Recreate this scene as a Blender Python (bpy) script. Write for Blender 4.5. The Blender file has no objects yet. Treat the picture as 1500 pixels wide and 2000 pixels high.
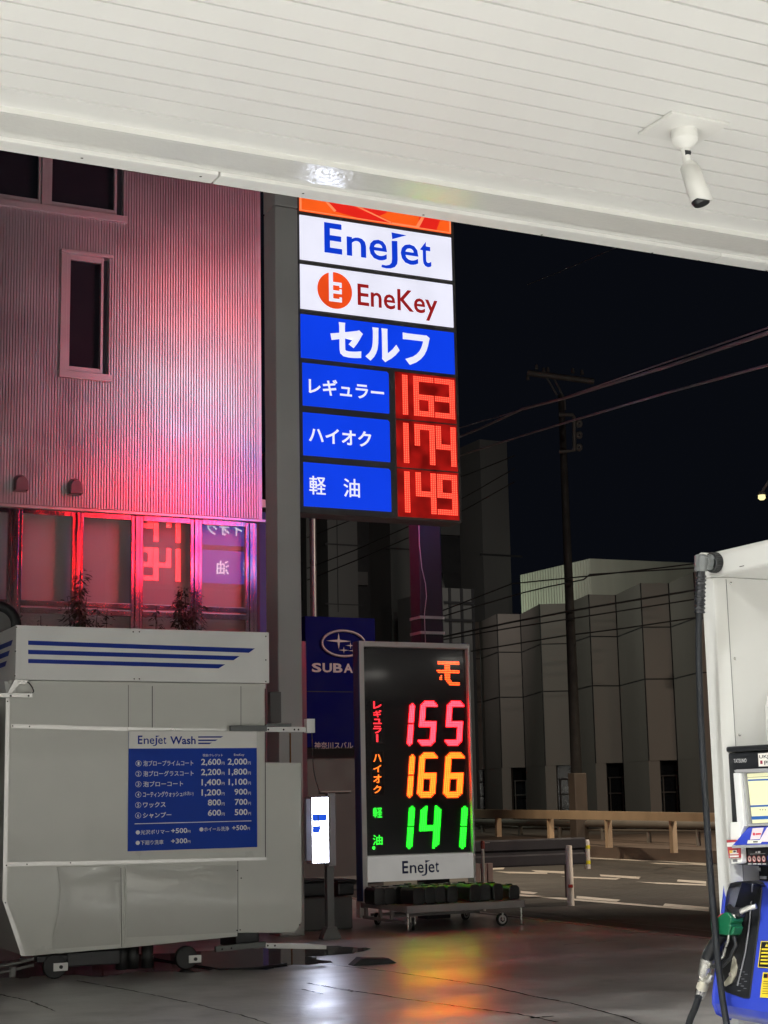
import bpy, math, random
from mathutils import Vector, Matrix
R = random.Random(7)
SC = bpy.context.scene
COL = SC.collection

# ------------------------------------------------------------------ camera
F_PX = 3100.0                                   # focal length in pixels of the 1500 x 2000 photograph
M = Matrix(((0.8996822235473458, -0.059978814903156395, -0.4324054097669414),
            (-0.43610605789241685, -0.1679150550409249, -0.8840905160446746),
            (-0.019580676761530094, 0.9839751399570092, -0.17722731461077877)))
EYE = Vector((0, 0, 1.5))
cam_d = bpy.data.cameras.new('camera')
cam = bpy.data.objects.new('camera', cam_d); COL.objects.link(cam)
cam.matrix_world = Matrix.Translation(EYE) @ M.to_4x4()
cam_d.sensor_fit = 'VERTICAL'; cam_d.sensor_height = 36.0; cam_d.lens = F_PX / 2000 * 36
cam_d.clip_start = 0.05; cam_d.clip_end = 600
SC.camera = cam

# ------------------------------------------------------------------ world, exposure (night)
W = bpy.data.worlds.new('World'); SC.world = W; W.use_nodes = True
W.node_tree.nodes['Background'].inputs[0].default_value = (0.0025, 0.0031, 0.0050, 1)
W.node_tree.nodes['Background'].inputs[1].default_value = 1.0
SC.view_settings.view_transform = 'Standard'; SC.view_settings.look = 'None'
SC.view_settings.exposure = 0; SC.view_settings.gamma = 1; SC.view_settings.use_curve_mapping = False
SC.render.engine = 'CYCLES'
SC.cycles.max_bounces = 8; SC.cycles.transparent_max_bounces = 12
SC.cycles.sample_clamp_indirect = 6

CANOPY_W = 240.0         # watts of each canopy lamp
STREET_W = 2600.0

# ------------------------------------------------------------------ helpers
def ray(u, v): return M @ Vector((u - 750, -(v - 1000), -F_PX))
def at(u, v, X=None, Y=None, Z=None, d=None):
    """pixel of the photograph -> point on the plane X=, Y=, Z= or at view depth d"""
    r = ray(u, v)
    if d is not None: t = d / F_PX
    elif X is not None: t = (X - EYE.x) / r.x
    elif Y is not None: t = (Y - EYE.y) / r.y
    else: t = (Z - EYE.z) / r.z
    return EYE + r * t
AX, AY, AZ = Vector((1, 0, 0)), Vector((0, 1, 0)), Vector((0, 0, 1))

class Frame:
    """a plane with origin O, right r, up u and normal n towards its viewer"""
    def __init__(s, O, r, u): s.O, s.r, s.u = Vector(O), Vector(r).normalized(), Vector(u).normalized(); s.n = s.r.cross(s.u)
    def P(s, a, b, d=0.0): return s.O + s.r * a + s.u * b + s.n * d
    def uv(s, u, v, d=0.0):
        q = ray(u, v); o = s.O + s.n * d
        t = (o - EYE).dot(s.n) / q.dot(s.n); p = EYE + q * t - s.O
        return p.dot(s.r), p.dot(s.u)

_tc = {}
def text_geo(body, weight=0.0, shear=0.0, spacing=1.0):
    k = (body, weight, shear, spacing)
    if k not in _tc:
        c = bpy.data.curves.new('text', 'FONT'); c.body = body; c.size = 1; c.offset = weight; c.shear = shear
        c.space_character = spacing; c.fill_mode = 'FRONT'; c.resolution_u = 3
        o = bpy.data.objects.new('text', c); COL.objects.link(o)
        dg = bpy.context.evaluated_depsgraph_get()
        me = bpy.data.meshes.new_from_object(o.evaluated_get(dg))
        vs = [(v.co.x, v.co.y) for v in me.vertices]; fs = [tuple(p.vertices) for p in me.polygons]
        bpy.data.objects.remove(o); bpy.data.curves.remove(c); bpy.data.meshes.remove(me)
        x0 = min(v[0] for v in vs); x1 = max(v[0] for v in vs); y0 = min(v[1] for v in vs); y1 = max(v[1] for v in vs)
        _tc[k] = ([((x - x0) / (x1 - x0), (y - y0) / max(y1 - y0, 1e-6)) for x, y in vs], fs, (x1 - x0), (y1 - y0))
    return _tc[k]

class MB:
    def __init__(s): s.v, s.f, s.sm = [], [], []
    def add(s, vs, fs, smooth=False):
        b = len(s.v); s.v += [Vector(p) for p in vs]
        for f in fs: s.f.append(tuple(b + i for i in f)); s.sm.append(smooth)
        return s
    def box(s, x0, x1, y0, y1, z0, z1):
        x0, x1 = min(x0, x1), max(x0, x1); y0, y1 = min(y0, y1), max(y0, y1); z0, z1 = min(z0, z1), max(z0, z1)
        vs = [(x, y, z) for z in (z0, z1) for y in (y0, y1) for x in (x0, x1)]
        return s.add(vs, [(0, 2, 3, 1), (4, 5, 7, 6), (0, 1, 5, 4), (1, 3, 7, 5), (3, 2, 6, 7), (2, 0, 4, 6)])
    def fbox(s, fr, a0, a1, b0, b1, d0, d1):
        a0, a1 = min(a0, a1), max(a0, a1); b0, b1 = min(b0, b1), max(b0, b1); d0, d1 = min(d0, d1), max(d0, d1)
        vs = [fr.P(a, b, d) for d in (d0, d1) for b in (b0, b1) for a in (a0, a1)]
        return s.add(vs, [(0, 2, 3, 1), (4, 5, 7, 6), (0, 1, 5, 4), (1, 3, 7, 5), (3, 2, 6, 7), (2, 0, 4, 6)])
    def quad(s, fr, a0, a1, b0, b1, d):
        return s.add([fr.P(a0, b0, d), fr.P(a1, b0, d), fr.P(a1, b1, d), fr.P(a0, b1, d)], [(0, 1, 2, 3)])
    def fpoly(s, fr, pts, d0, d1=None):
        """polygon in frame coordinates, as a sheet at d0 or a prism d0..d1 (d1 towards the viewer); counter-clockwise points"""
        ar = sum(pts[i][0] * pts[(i + 1) % len(pts)][1] - pts[(i + 1) % len(pts)][0] * pts[i][1] for i in range(len(pts)))
        if ar < 0: pts = pts[::-1]
        n = len(pts)
        if d1 is None: return s.add([fr.P(a, b, d0) for a, b in pts], [tuple(range(n))])
        vs = [fr.P(a, b, d0) for a, b in pts] + [fr.P(a, b, d1) for a, b in pts]
        fs = [tuple(range(n - 1, -1, -1)), tuple(range(n, 2 * n))] + [(i, (i + 1) % n, n + (i + 1) % n, n + i) for i in range(n)]
        return s.add(vs, fs)
    def text(s, fr, body, a0, a1, b0, b1, d, weight=0.0, shear=0.0, spacing=1.0):
        if weight and any(ord(c) >= 0x4e00 for c in body):     # dense characters: thicken by overlaid copies
            w = weight * .55 * abs(b1 - b0)
            vs, fs, _, _ = text_geo(body, 0, shear, spacing); sg_ = 1 if a1 > a0 else -1
            for k, (ox, oy) in enumerate(((-1, -.6), (1, -.6), (-1, .6), (1, .6))):
                s.add([fr.P(a0 + w * sg_ + ox * w + (a1 - a0 - 2 * w * sg_) * x, b0 + w + oy * w + (b1 - b0 - 2 * w) * y, d + .00025 * k) for x, y in vs], fs)
            return s
        vs, fs, _, _ = text_geo(body, weight, shear, spacing)
        return s.add([fr.P(a0 + (a1 - a0) * x, b0 + (b1 - b0) * y, d) for x, y in vs], fs)
    def tube(s, pts, rad, n=8, caps=True, smooth=True):
        pts = [Vector(p) for p in pts]; m = len(pts)
        rr = rad if isinstance(rad, (list, tuple)) else [rad] * m
        up = None; rings = []
        for i, p in enumerate(pts):
            t = (pts[min(i + 1, m - 1)] - pts[max(i - 1, 0)]).normalized()
            if up is None:
                a = AZ if abs(t.z) < .9 else AX
                up = (a - t * a.dot(t)).normalized()
            else: up = (up - t * up.dot(t)).normalized()
            b = t.cross(up)
            rings.append([p + (up * math.cos(2 * math.pi * k / n) + b * math.sin(2 * math.pi * k / n)) * rr[i] for k in range(n)])
        vs = [q for r_ in rings for q in r_]
        fs = [(i * n + k, i * n + (k + 1) % n, (i + 1) * n + (k + 1) % n, (i + 1) * n + k) for i in range(m - 1) for k in range(n)]
        s.add(vs, fs, smooth)
        if caps: s.add(rings[0], [tuple(range(n - 1, -1, -1))]); s.add(rings[-1], [tuple(range(n))])
        return s
    def disc(s, fr, a, b, ra, rb, d, n=24):
        return s.add([fr.P(a + ra * math.cos(2 * math.pi * k / n), b + rb * math.sin(2 * math.pi * k / n), d) for k in range(n)], [tuple(range(n))])
    def ring(s, fr, a, b, ra, rb, w, d, n=40):
        o = [fr.P(a + ra * math.cos(2 * math.pi * k / n), b + rb * math.sin(2 * math.pi * k / n), d) for k in range(n)]
        i = [fr.P(a + (ra - w) * math.cos(2 * math.pi * k / n), b + (rb - w) * math.sin(2 * math.pi * k / n), d) for k in range(n)]
        return s.add(o + i, [(k, (k + 1) % n, n + (k + 1) % n, n + k) for k in range(n)])
    def build(s, name, m, parent=None, bevel=0.0, seg=2):
        org = Vector(parent['_org']) if parent is not None else Vector((0, 0, 0))
        me = bpy.data.meshes.new(name); me.from_pydata([p - org for p in s.v], [], s.f); me.update()
        me.polygons.foreach_set('use_smooth', s.sm)
        me.materials.append(m)
        o = bpy.data.objects.new(name, me); COL.objects.link(o)
        if parent is not None: o.parent = parent; o['_org'] = tuple(org)
        else: o['_org'] = (0, 0, 0)
        if bevel:
            md = o.modifiers.new('bevel', 'BEVEL'); md.width = bevel; md.segments = seg; md.limit_method = 'ANGLE'; md.angle_limit = math.radians(40)
        return o

def thing(name, label, cat, loc, group=None):
    o = bpy.data.objects.new(name, None); COL.objects.link(o); o.location = loc; o.empty_display_size = .2
    o['_org'] = tuple(loc); o['label'] = label; o['category'] = cat
    if group: o['group'] = group
    return o
def tag(o, label, cat, group=None):
    o['label'] = label; o['category'] = cat
    if group: o['group'] = group
    return o
def struct(o, kind='structure'): o['kind'] = kind; return o
def kids(o): return [c for c in bpy.data.objects if c.parent == o]
def dup(root, delta, label=None):
    r = root.copy(); COL.objects.link(r); r.location = root.location + Vector(delta); r['_org'] = tuple(r.location)
    if label: r['label'] = label
    for ch in kids(root):
        c = ch.copy(); COL.objects.link(c); c.parent = r
        for g in kids(ch):
            d = g.copy(); COL.objects.link(d); d.parent = c
    return r

# ------------------------------------------------------------------ materials
MATS = {}
def pm(name, col, rough=.5, metal=0., var=.10, scale=2.5, bump=0., bscale=60., coat=0., rvar=.12, spec=.5, stretch=(1, 1, 1)):
    """painted / metal / mineral surface: colour and gloss vary by noise, optional bump"""
    if name in MATS: return MATS[name]
    m = bpy.data.materials.new(name); m.use_nodes = True; nt = m.node_tree; N, L = nt.nodes, nt.links
    b = N['Principled BSDF']
    tc = N.new('ShaderNodeTexCoord'); mp = N.new('ShaderNodeMapping'); L.new(tc.outputs['Object'], mp.inputs[0]); mp.inputs['Scale'].default_value = stretch
    no = N.new('ShaderNodeTexNoise'); no.inputs['Scale'].default_value = scale; no.inputs['Detail'].default_value = 6; L.new(mp.outputs[0], no.inputs['Vector'])
    cr = N.new('ShaderNodeMapRange'); cr.inputs[1].default_value = .25; cr.inputs[2].default_value = .75
    cr.inputs[3].default_value = 1 - var; cr.inputs[4].default_value = 1 + var; L.new(no.outputs['Fac'], cr.inputs[0])
    mu = N.new('ShaderNodeVectorMath'); mu.operation = 'SCALE'; mu.inputs[0].default_value = col; L.new(cr.outputs[0], mu.inputs['Scale'])
    L.new(mu.outputs[0], b.inputs['Base Color'])
    rr = N.new('ShaderNodeMapRange'); rr.inputs[1].default_value = .3; rr.inputs[2].default_value = .7
    rr.inputs[3].default_value = max(.02, rough - rvar * rough * 2); rr.inputs[4].default_value = min(1, rough + rvar * rough * 2); L.new(no.outputs['Fac'], rr.inputs[0])
    L.new(rr.outputs[0], b.inputs['Roughness'])
    b.inputs['Metallic'].default_value = metal; b.inputs['Specular IOR Level'].default_value = spec; b.inputs['Coat Weight'].default_value = coat
    if bump:
        n2 = N.new('ShaderNodeTexNoise'); n2.inputs['Scale'].default_value = bscale; n2.inputs['Detail'].default_value = 4; L.new(mp.outputs[0], n2.inputs['Vector'])
        bp = N.new('ShaderNodeBump'); bp.inputs['Strength'].default_value = bump; bp.inputs['Distance'].default_value = .01; L.new(n2.outputs['Fac'], bp.inputs['Height'])
        L.new(bp.outputs[0], b.inputs['Normal'])
    MATS[name] = m; return m
def em(name, col, strength, var=.06, scale=4.0):
    """lamps, backlit signs, LEDs and painted glow, a little uneven as the tubes behind them are"""
    if name in MATS: return MATS[name]
    m = bpy.data.materials.new(name); m.use_nodes = True; nt = m.node_tree; N, L = nt.nodes, nt.links
    b = N['Principled BSDF']; b.inputs['Base Color'].default_value = (*[min(.8, c) * .3 for c in col], 1); b.inputs['Roughness'].default_value = .35
    tc = N.new('ShaderNodeTexCoord'); no = N.new('ShaderNodeTexNoise'); no.inputs['Scale'].default_value = scale; no.inputs['Detail'].default_value = 1
    L.new(tc.outputs['Object'], no.inputs['Vector'])
    mr = N.new('ShaderNodeMapRange'); mr.inputs[1].default_value = .3; mr.inputs[2].default_value = .7
    mr.inputs[3].default_value = strength * (1 - var); mr.inputs[4].default_value = strength * (1 + var); L.new(no.outputs['Fac'], mr.inputs[0])
    b.inputs['Emission Color'].default_value = (*col, 1); L.new(mr.outputs[0], b.inputs['Emission Strength'])
    MATS[name] = m; return m
def glass(name, tint=(.9, .93, .95), refl=.10, rough=.0):
    if name in MATS: return MATS[name]
    m = bpy.data.materials.new(name); m.use_nodes = True; nt = m.node_tree; N, L = nt.nodes, nt.links; N.clear()
    out = N.new('ShaderNodeOutputMaterial'); mx = N.new('ShaderNodeMixShader'); tr = N.new('ShaderNodeBsdfTransparent'); gl = N.new('ShaderNodeBsdfGlossy')
    tr.inputs[0].default_value = (*tint, 1); gl.inputs['Roughness'].default_value = rough
    lw = N.new('ShaderNodeLayerWeight'); lw.inputs[0].default_value = .5
    pw = N.new('ShaderNodeMath'); pw.operation = 'POWER'; pw.inputs[1].default_value = 4; L.new(lw.outputs['Facing'], pw.inputs[0])
    ad = N.new('ShaderNodeMath'); ad.operation = 'MULTIPLY_ADD'; ad.use_clamp = True; ad.inputs[1].default_value = .8; ad.inputs[2].default_value = refl; L.new(pw.outputs[0], ad.inputs[0])
    L.new(ad.outputs[0], mx.inputs[0]); L.new(tr.outputs[0], mx.inputs[1]); L.new(gl.outputs[0], mx.inputs[2]); L.new(mx.outputs[0], out.inputs[0])
    MATS[name] = m; return m
def wet_concrete():
    m = bpy.data.materials.new('wet concrete'); m.use_nodes = True; nt = m.node_tree; N, L = nt.nodes, nt.links; b = N['Principled BSDF']
    tc = N.new('ShaderNodeTexCoord')
    def noise(sc, det=5, st=(1, 1, 1), dist=0):
        mp = N.new('ShaderNodeMapping'); mp.inputs['Scale'].default_value = st; L.new(tc.outputs['Object'], mp.inputs[0])
        n = N.new('ShaderNodeTexNoise'); n.inputs['Scale'].default_value = sc; n.inputs['Detail'].default_value = det; n.inputs['Distortion'].default_value = dist
        L.new(mp.outputs[0], n.inputs['Vector']); return n
    def rng(n, a, b_, c, d):
        r = N.new('ShaderNodeMapRange'); r.inputs[1].default_value = a; r.inputs[2].default_value = b_; r.inputs[3].default_value = c; r.inputs[4].default_value = d
        L.new(n.outputs[0], r.inputs[0]); return r
    wetn = noise(.55, 6, (1, 1.6, 1), .6)
    sep = N.new('ShaderNodeSeparateXYZ'); L.new(tc.outputs['Object'], sep.inputs[0])
    dry = N.new('ShaderNodeMapRange'); dry.inputs[1].default_value = 6.0; dry.inputs[2].default_value = 10.5; dry.inputs[3].default_value = .30; dry.inputs[4].default_value = 0.; L.new(sep.outputs[1], dry.inputs[0])
    sub = N.new('ShaderNodeMath'); sub.operation = 'SUBTRACT'; L.new(wetn.outputs[0], sub.inputs[0]); L.new(dry.outputs[0], sub.inputs[1]); wetn = sub   # rain does not reach under the canopy
    wet = rng(wetn, .30, .56, 0, 1)
    stain = noise(2.2, 8, (1, 1, 1), .4)
    ramp = N.new('ShaderNodeMix'); ramp.data_type = 'RGBA'; ramp.inputs['A'].default_value = (.56, .545, .515, 1); ramp.inputs['B'].default_value = (.36, .348, .33, 1)
    L.new(wet.outputs[0], ramp.inputs['Factor'])
    st = rng(stain, .3, .72, .66, 1.18)
    mu = N.new('ShaderNodeVectorMath'); mu.operation = 'SCALE'; L.new(ramp.outputs['Result'], mu.inputs[0]); L.new(st.outputs[0], mu.inputs['Scale'])
    L.new(mu.outputs[0], b.inputs['Base Color'])
    rough = rng(wetn, .30, .58, .46, .30); L.new(rough.outputs[0], b.inputs['Roughness'])
    b.inputs['IOR'].default_value = 1.4; b.inputs['Coat IOR'].default_value = 1.45; b.inputs['Coat Roughness'].default_value = .31; L.new(wet.outputs[0], b.inputs['Coat Weight'])
    b1 = noise(9, 6, (1, 1, 1), .3); b2 = noise(120, 3)
    ad = N.new('ShaderNodeMath'); ad.operation = 'MULTIPLY_ADD'; ad.inputs[1].default_value = .12; L.new(b2.outputs[0], ad.inputs[0]); L.new(b1.outputs[0], ad.inputs[2])
    bp = N.new('ShaderNodeBump'); bp.inputs['Strength'].default_value = .30; bp.inputs['Distance'].default_value = .02; L.new(ad.outputs[0], bp.inputs['Height'])
    L.new(bp.outputs[0], b.inputs['Normal']); L.new(bp.outputs[0], b.inputs['Coat Normal'])
    return m

white = pm('white paint', (.78, .775, .74), .38, var=.04, bump=.03, bscale=25)
soffit_m = pm('soffit paint', (.80, .795, .765), .45, var=.02, scale=.7, rvar=.03)
trim_m = pm('glossy trim paint', (.74, .735, .70), .09, var=.02, scale=1.5, bump=.13, bscale=34, spec=.9, rvar=.1)
ledge_m = pm('ledge paint', (.78, .775, .745), .34, var=.03, scale=3, rvar=.04)
black = pm('black plastic', (.012, .013, .015), .35, var=.2, bump=.05, bscale=200)
rubber = pm('black rubber', (.018, .019, .02), .55, var=.3, scale=8, bump=.1, bscale=90)
hose_m = pm('hose rubber', (.010, .0115, .014), .5, var=.2, scale=10, spec=.35)
darkgap = pm('dark gap', (.01, .01, .01), .8)
steel = pm('stainless steel', (.56, .55, .54), .26, 1., var=.08, scale=6, rvar=.3, stretch=(1, 1, .15))
brushed = pm('brushed steel', (.46, .45, .45), .17, 1., var=.06, scale=6, bump=.22, bscale=180, stretch=(1, 1, .006))
alu = pm('aluminium trim', (.62, .61, .59), .36, .85, var=.08, scale=5)
chrome = pm('nickel', (.62, .61, .57), .3, .95, var=.12, scale=30)
grey_steel = pm('grey painted steel', (.16, .16, .155), .45, var=.1)

# ================================================================== SETTING
KX = 10.32                                        # edge between forecourt and road
mb = MB(); mb.add([(-60, -40, 0), (KX, -40, 0), (KX, 60, 0), (-60, 60, 0)], [(0, 1, 2, 3)])
struct(mb.build('forecourt', wet_concrete()))
asphalt = pm('asphalt', (.052, .050, .048), .62, var=.25, scale=1.2, bump=.35, bscale=180)
mb = MB(); mb.add([(-400, -400, -.03), (500, -400, -.03), (500, 500, -.03), (-400, 500, -.03)], [(0, 1, 2, 3)])
struct(mb.build('ground', pm('dark ground', (.05, .048, .045), .8, var=.3, scale=.5)))
mb = MB(); mb.add([(KX + .09, -40, -.012), (140, -40, -.012), (140, 160, -.012), (KX + .09, 160, -.012)], [(0, 1, 2, 3)])
struct(mb.build('road', asphalt))
mb = MB(); mb.box(KX, KX + .09, -40, 60, -.03, .012)
struct(mb.build('kerb_strip', pm('kerb concrete', (.30, .26, .24), .6, var=.25, scale=3, bump=.2)))
# road markings, straight from the painted shapes
def cr5(x, y): return x / 2.885 + 880, y / 2.885 + 1560
paint = pm('road paint', (.62, .58, .52), .6, var=.22, scale=6, bump=.2)
mb = MB()
for poly in ([(785, 329), (1440, 359), (1440, 368), (785, 337)], [(1110, 361), (1440, 366), (1440, 376), (1180, 368)],
             [(225, 386), (306, 388), (296, 398), (225, 400)], [(245, 409), (545, 415), (545, 424), (330, 420)],
             [(455, 402), (650, 409), (650, 423), (480, 412)], [(620, 436), (960, 449), (930, 456), (700, 447)],
             [(840, 426), (1072, 440), (1060, 452), (845, 437)], [(1035, 467), (1440, 482), (1440, 490), (1190, 481)],
             [(1280, 455), (1440, 465), (1440, 479), (1275, 466)], [(340, 534), (1455, 625), (1455, 636), (340, 543)],
             [(395, 519), (492, 528), (468, 538), (395, 532)], [(710, 547), (958, 569), (935, 580), (708, 561)],
             [(1208, 590), (1455, 611), (1455, 624), (1195, 605)]):
    pts = [at(*cr5(x, y), Z=-.008) for x, y in poly]
    mb.add(pts, [tuple(range(len(pts)))[::-1]])
struct(mb.build('road_marking', paint))
# cracks and slab joints in the forecourt
mb = MB()
def crack(px, w, jit=.008, z=.003, sub=10):
    pts = [at(u, v, Z=z) for u, v in px]; P = []
    for a, b in zip(pts[:-1], pts[1:]):
        for k in range(sub): P.append(a.lerp(b, k / sub))
    P.append(pts[-1]); n = len(P); L_, R_ = [], []
    for i, p in enumerate(P):
        t = (P[min(i + 1, n - 1)] - P[max(i - 1, 0)]).normalized(); s = Vector((-t.y, t.x, 0))
        p = p + s * R.uniform(-jit, jit); ww = w * R.uniform(.35, 1.2)
        L_.append(p + s * ww); R_.append(p - s * ww)
    mb.add(L_ + R_, [(i, n + i, n + i + 1, i + 1) for i in range(n - 1)])
crack([(630, 1882), (760, 1897), (870, 1913), (950, 1925), (1040, 1945), (1120, 1960), (1230, 1990), (1300, 2020)], .012)
crack([(600, 1920), (690, 1935), (800, 1952), (900, 1966), (1010, 1980), (1090, 1996)], .012)
crack([(150, 1915), (260, 1935), (370, 1958), (470, 1982), (560, 2010)], .008)
crack([(0, 1942), (60, 1955), (110, 1975)], .010)
crack([(590, 1932), (630, 1941)], .012); crack([(630, 1925), (690, 1937)], .016)
crack([(1035, 1988), (1080, 1984)], .02, .01); crack([(1100, 1845), (1210, 1836)], .01)
struct(mb.build('pavement_crack', pm('crack', (.02, .019, .018), .25, var=.3)))
mb = MB(); crack([(1010, 1778), (1100, 1787), (1190, 1799), (1300, 1810), (1390, 1819)], .02, .01, -.006)
struct(mb.build('road_crack', pm('crack tar', (.012, .012, .012), .4, var=.3)))
# standing water along the wash machine
pud = [(-40, 1882), (60, 1872), (200, 1866), (330, 1862), (480, 1853), (560, 1848), (660, 1847), (725, 1853), (690, 1862), (600, 1868), (650, 1880), (560, 1886), (520, 1894), (430, 1891), (380, 1899), (270, 1897), (200, 1908), (110, 1903), (40, 1911), (-40, 1907)]
P = [at(u, v, Z=.0035) for u, v in pud]; Q = []
for a, b in zip(P, P[1:] + P[:1]):
    for k in range(5): Q.append(a.lerp(b, k / 5) + Vector((R.uniform(-.05, .05), R.uniform(-.05, .05), 0)) * (1 if k else 0))
mb = MB(); mb.add(Q, [tuple(range(len(Q) - 1, -1, -1))])
struct(mb.build('puddle', pm('standing water', (.045, .043, .041), .075, var=.1, bump=.05, bscale=5, rvar=.3)))
# raised far kerb and pavement across the road
kb = [at(1060, 1669, Z=0), at(1152, 1674, Z=0), at(1379, 1685, Z=0), at(1560, 1694, Z=0)]
kb = [kb[0] + (kb[0] - kb[2]) * 1.2] + kb
mb = MB(); n = len(kb)
low = [p.copy() for p in kb]; top = [p + AZ * .26 for p in kb]; back = [p + Vector((22, 26, .26)) for p in kb]
mb.add(low + top + back, [(i, i + 1, n + i + 1, n + i) for i in range(n - 1)] + [(n + i, n + i + 1, 2 * n + i + 1, 2 * n + i) for i in range(n - 1)])
struct(mb.build('sidewalk', pm('brown kerb', (.13, .10, .085), .7, var=.25, scale=1.5, bump=.2)))

# ================================================================== CANOPY
SZ = 4.5
cy_in = at(0, 168, Z=SZ).y; cy_tr = at(0, 218, Z=4.47).y; cy_bd = at(0, 266, Z=4.484).y; cy_out = at(0, 291.5, Z=4.47).y
can = thing('canopy', 'white plank soffit of the station canopy overhead with its flat metal edge trim', 'canopy', (5, 0, SZ))
mb = MB(); PL = .1465; y = cy_in; k = 0
while y > -9:
    dz = R.uniform(-.0008, .0008)
    g0, g1 = (.013, .012) if k != 2 else (.018, .016)
    mb.box(-14, 24, y - PL + g0 * .5, y - g1 * .5, SZ + dz, SZ + .07 + dz); y -= PL; k += 1
mb.build('soffit', soffit_m, can)
MB().box(-14, 24, -9, cy_in, SZ + .0715, SZ + .09).build('soffit_backing', pm('backing', (.04, .04, .038), .8), can)
mb = MB(); mb.box(-14, 24, cy_in + .004, cy_in + .03, SZ - .006, SZ + .03); mb.box(-14, 24, cy_in + .030, cy_tr, SZ - .003, SZ + .03)
mb.build('inner_trim', soffit_m, can)
mb = MB()
nx = 90
for i in range(nx):
    x0, x1 = -14 + 38 * i / nx, -14 + 38 * (i + 1) / nx
    mb.add([(x0, cy_tr, 4.470), (x1, cy_tr, 4.470), (x1, cy_bd, 4.484), (x0, cy_bd, 4.484)], [(0, 3, 2, 1)])
mb.box(-14, 24, cy_tr - .002, cy_tr + .02, 4.4705, 4.52)
mb.build('glossy_band', trim_m, can)
mb = MB()
j1 = at(418, 352, Z=4.47).x; j2 = at(1385, 510, Z=4.47).x
for a, b in ((-14, j1 - .004), (j1 + .004, j2 - .002), (j2 + .002, 24)):
    mb.box(a, b, cy_bd + .001, cy_out, 4.464, 4.50); mb.box(a, b, cy_out - .03, cy_out, 4.50, 5.5)
mb.build('edge_ledge', ledge_m, can, bevel=.003)
mb = MB(); mb.box(-14, 24, -9, cy_out - .03, 5.48, 5.52); mb.box(-14, 24, cy_bd - .01, cy_out - .031, 4.515, 4.53)
mb.build('roof', grey_steel, can)
mb = MB()
for u, v in ((592, 378), (827, 420), (1058, 459), (1274, 494), (1364, 509), (1498, 529), (392, 345), (160, 309)):
    p = at(u, v, Z=4.463); mb.add([p + Vector((.007 * math.cos(a), .007 * math.sin(a), 0)) for a in [k * .785 for k in range(8)]], [tuple(range(8))[::-1]])
mb.build('rivets', darkgap, can)
# canopy lamps: recessed square downlights, in rows over the bays (the photographed strip of soffit has none)
lamp_m = em('canopy lamp', (1., .965, .88), 12.0, 0)
first = None
for yy in (4.05, .2, -3.6, -7.4):
    for xx in (-10.4, -6.4, -2.4, 1.2, 8.6, 12.8, 16.8):
        if first is None:
            first = thing('canopy_light', 'square white downlight recessed in the plank soffit', 'ceiling light', (xx, yy, SZ), 'downlights in the canopy soffit')
            MB().box(xx - .30, xx + .30, yy - .30, yy + .30, SZ - .03, SZ - .001).build('housing', white, first)
            MB().add([(xx - .26, yy - .26, SZ - .034), (xx + .26, yy - .26, SZ - .034), (xx + .26, yy + .26, SZ - .034), (xx - .26, yy + .26, SZ - .034)], [(3, 2, 1, 0)]).build('lens', lamp_m, first)
            f0 = Vector((xx, yy, SZ))
            l = bpy.data.lights.new('lamp', 'AREA'); l.energy = CANOPY_W; l.color = (.965, .985, .985); l.shape = 'SQUARE'; l.size = .5; l.spread = math.radians(134)
            lo = bpy.data.objects.new('lamp', l); COL.objects.link(lo); lo.location = (0, 0, -.04); lo.parent = first
        else: dup(first, Vector((xx, yy, SZ)) - f0)

shop = thing('unseen_shop', 'unseen white station shop behind the photographer, added for reflections', 'shop', (4, -12, 0))  # unseen shop, added for reflections and fill bounce
mb = MB()
for x0, x1, z0, z1 in ((-14, -8, 0, 4.4), (-8, 14, 2.7, 4.4), (-8, 14, 0, .7), (14, 24, 0, 4.4), (2.2, 3.2, .7, 2.7)): mb.box(x0, x1, -12.2, -12, z0, z1)
mb.build('wall', white, shop)
for x0, x1 in ((-8, 2.2), (3.2, 14)): MB().box(x0, x1, -12.15, -12.1, .7, 2.7).build('window', em('unseen shop window', (1., .96, .86), 1.6, .3, .6), shop)  # glowing panes added to show up in glossy panels
# ------------------------------------------------------------------ security camera under the canopy
cp = at(1336, 250, Z=SZ)
sec = thing('security_camera', 'white bullet security camera hanging from a square plate on the plank soffit', 'security camera', cp)
mb = MB(); mb.box(cp.x - .17, cp.x + .15, cp.y - .14, cp.y + .12, SZ - .016, SZ - .002); mb.build('mount_plate', white, sec, bevel=.003)
mb = MB(); c0 = cp
mb.tube([c0 + AZ * -.016, c0 + AZ * -.06], .062, 24); mb.tube([c0 + AZ * -.06, c0 + AZ * -.068, c0 + AZ * -.085, c0 + AZ * -.10], [.060, .058, .045, .022], 24)
mb.build('base', white, sec)
e = at(1340, 300, X=c0.x + .005); e = Vector((c0.x + .01, c0.y, SZ - .18))
mb = MB(); mb.tube([c0 + AZ * -.095, Vector((c0.x + .003, c0.y, SZ - .14)), e], [.02, .019, .021], 14); mb.build('arm', white, sec)
mb = MB(); mb.tube([Vector((c0.x - .012, c0.y - .013, SZ - .126)), Vector((c0.x + .014, c0.y - .013, SZ - .124))], .012, 8); mb.build('joint_screw', black, sec)
ax = Vector((.20, -.15, -.97)).normalized()
b0 = e + AZ * .012; b1 = b0 + ax * .19
def hoodring(p, r, ex): return p
mb = MB(); mb.tube([b0, b0 + ax * .012, b0 + ax * .05, b1], [.026, .037, .041, .046], 24); mb.build('body', white, sec)
side = ax.cross(AX).normalized()
vis = -side if side.y > 0 else side
mb = MB(); nn = 14; A = []
for i in range(nn + 1):
    a = math.pi * (-.62 + 1.24 * i / nn)
    dirv = AX * math.sin(a) + vis * math.cos(a)
    for t_, rr in ((.03, .046), (.185 + .03 * math.cos(a), .053)): A.append(b0 + ax * t_ + dirv * rr)
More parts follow.
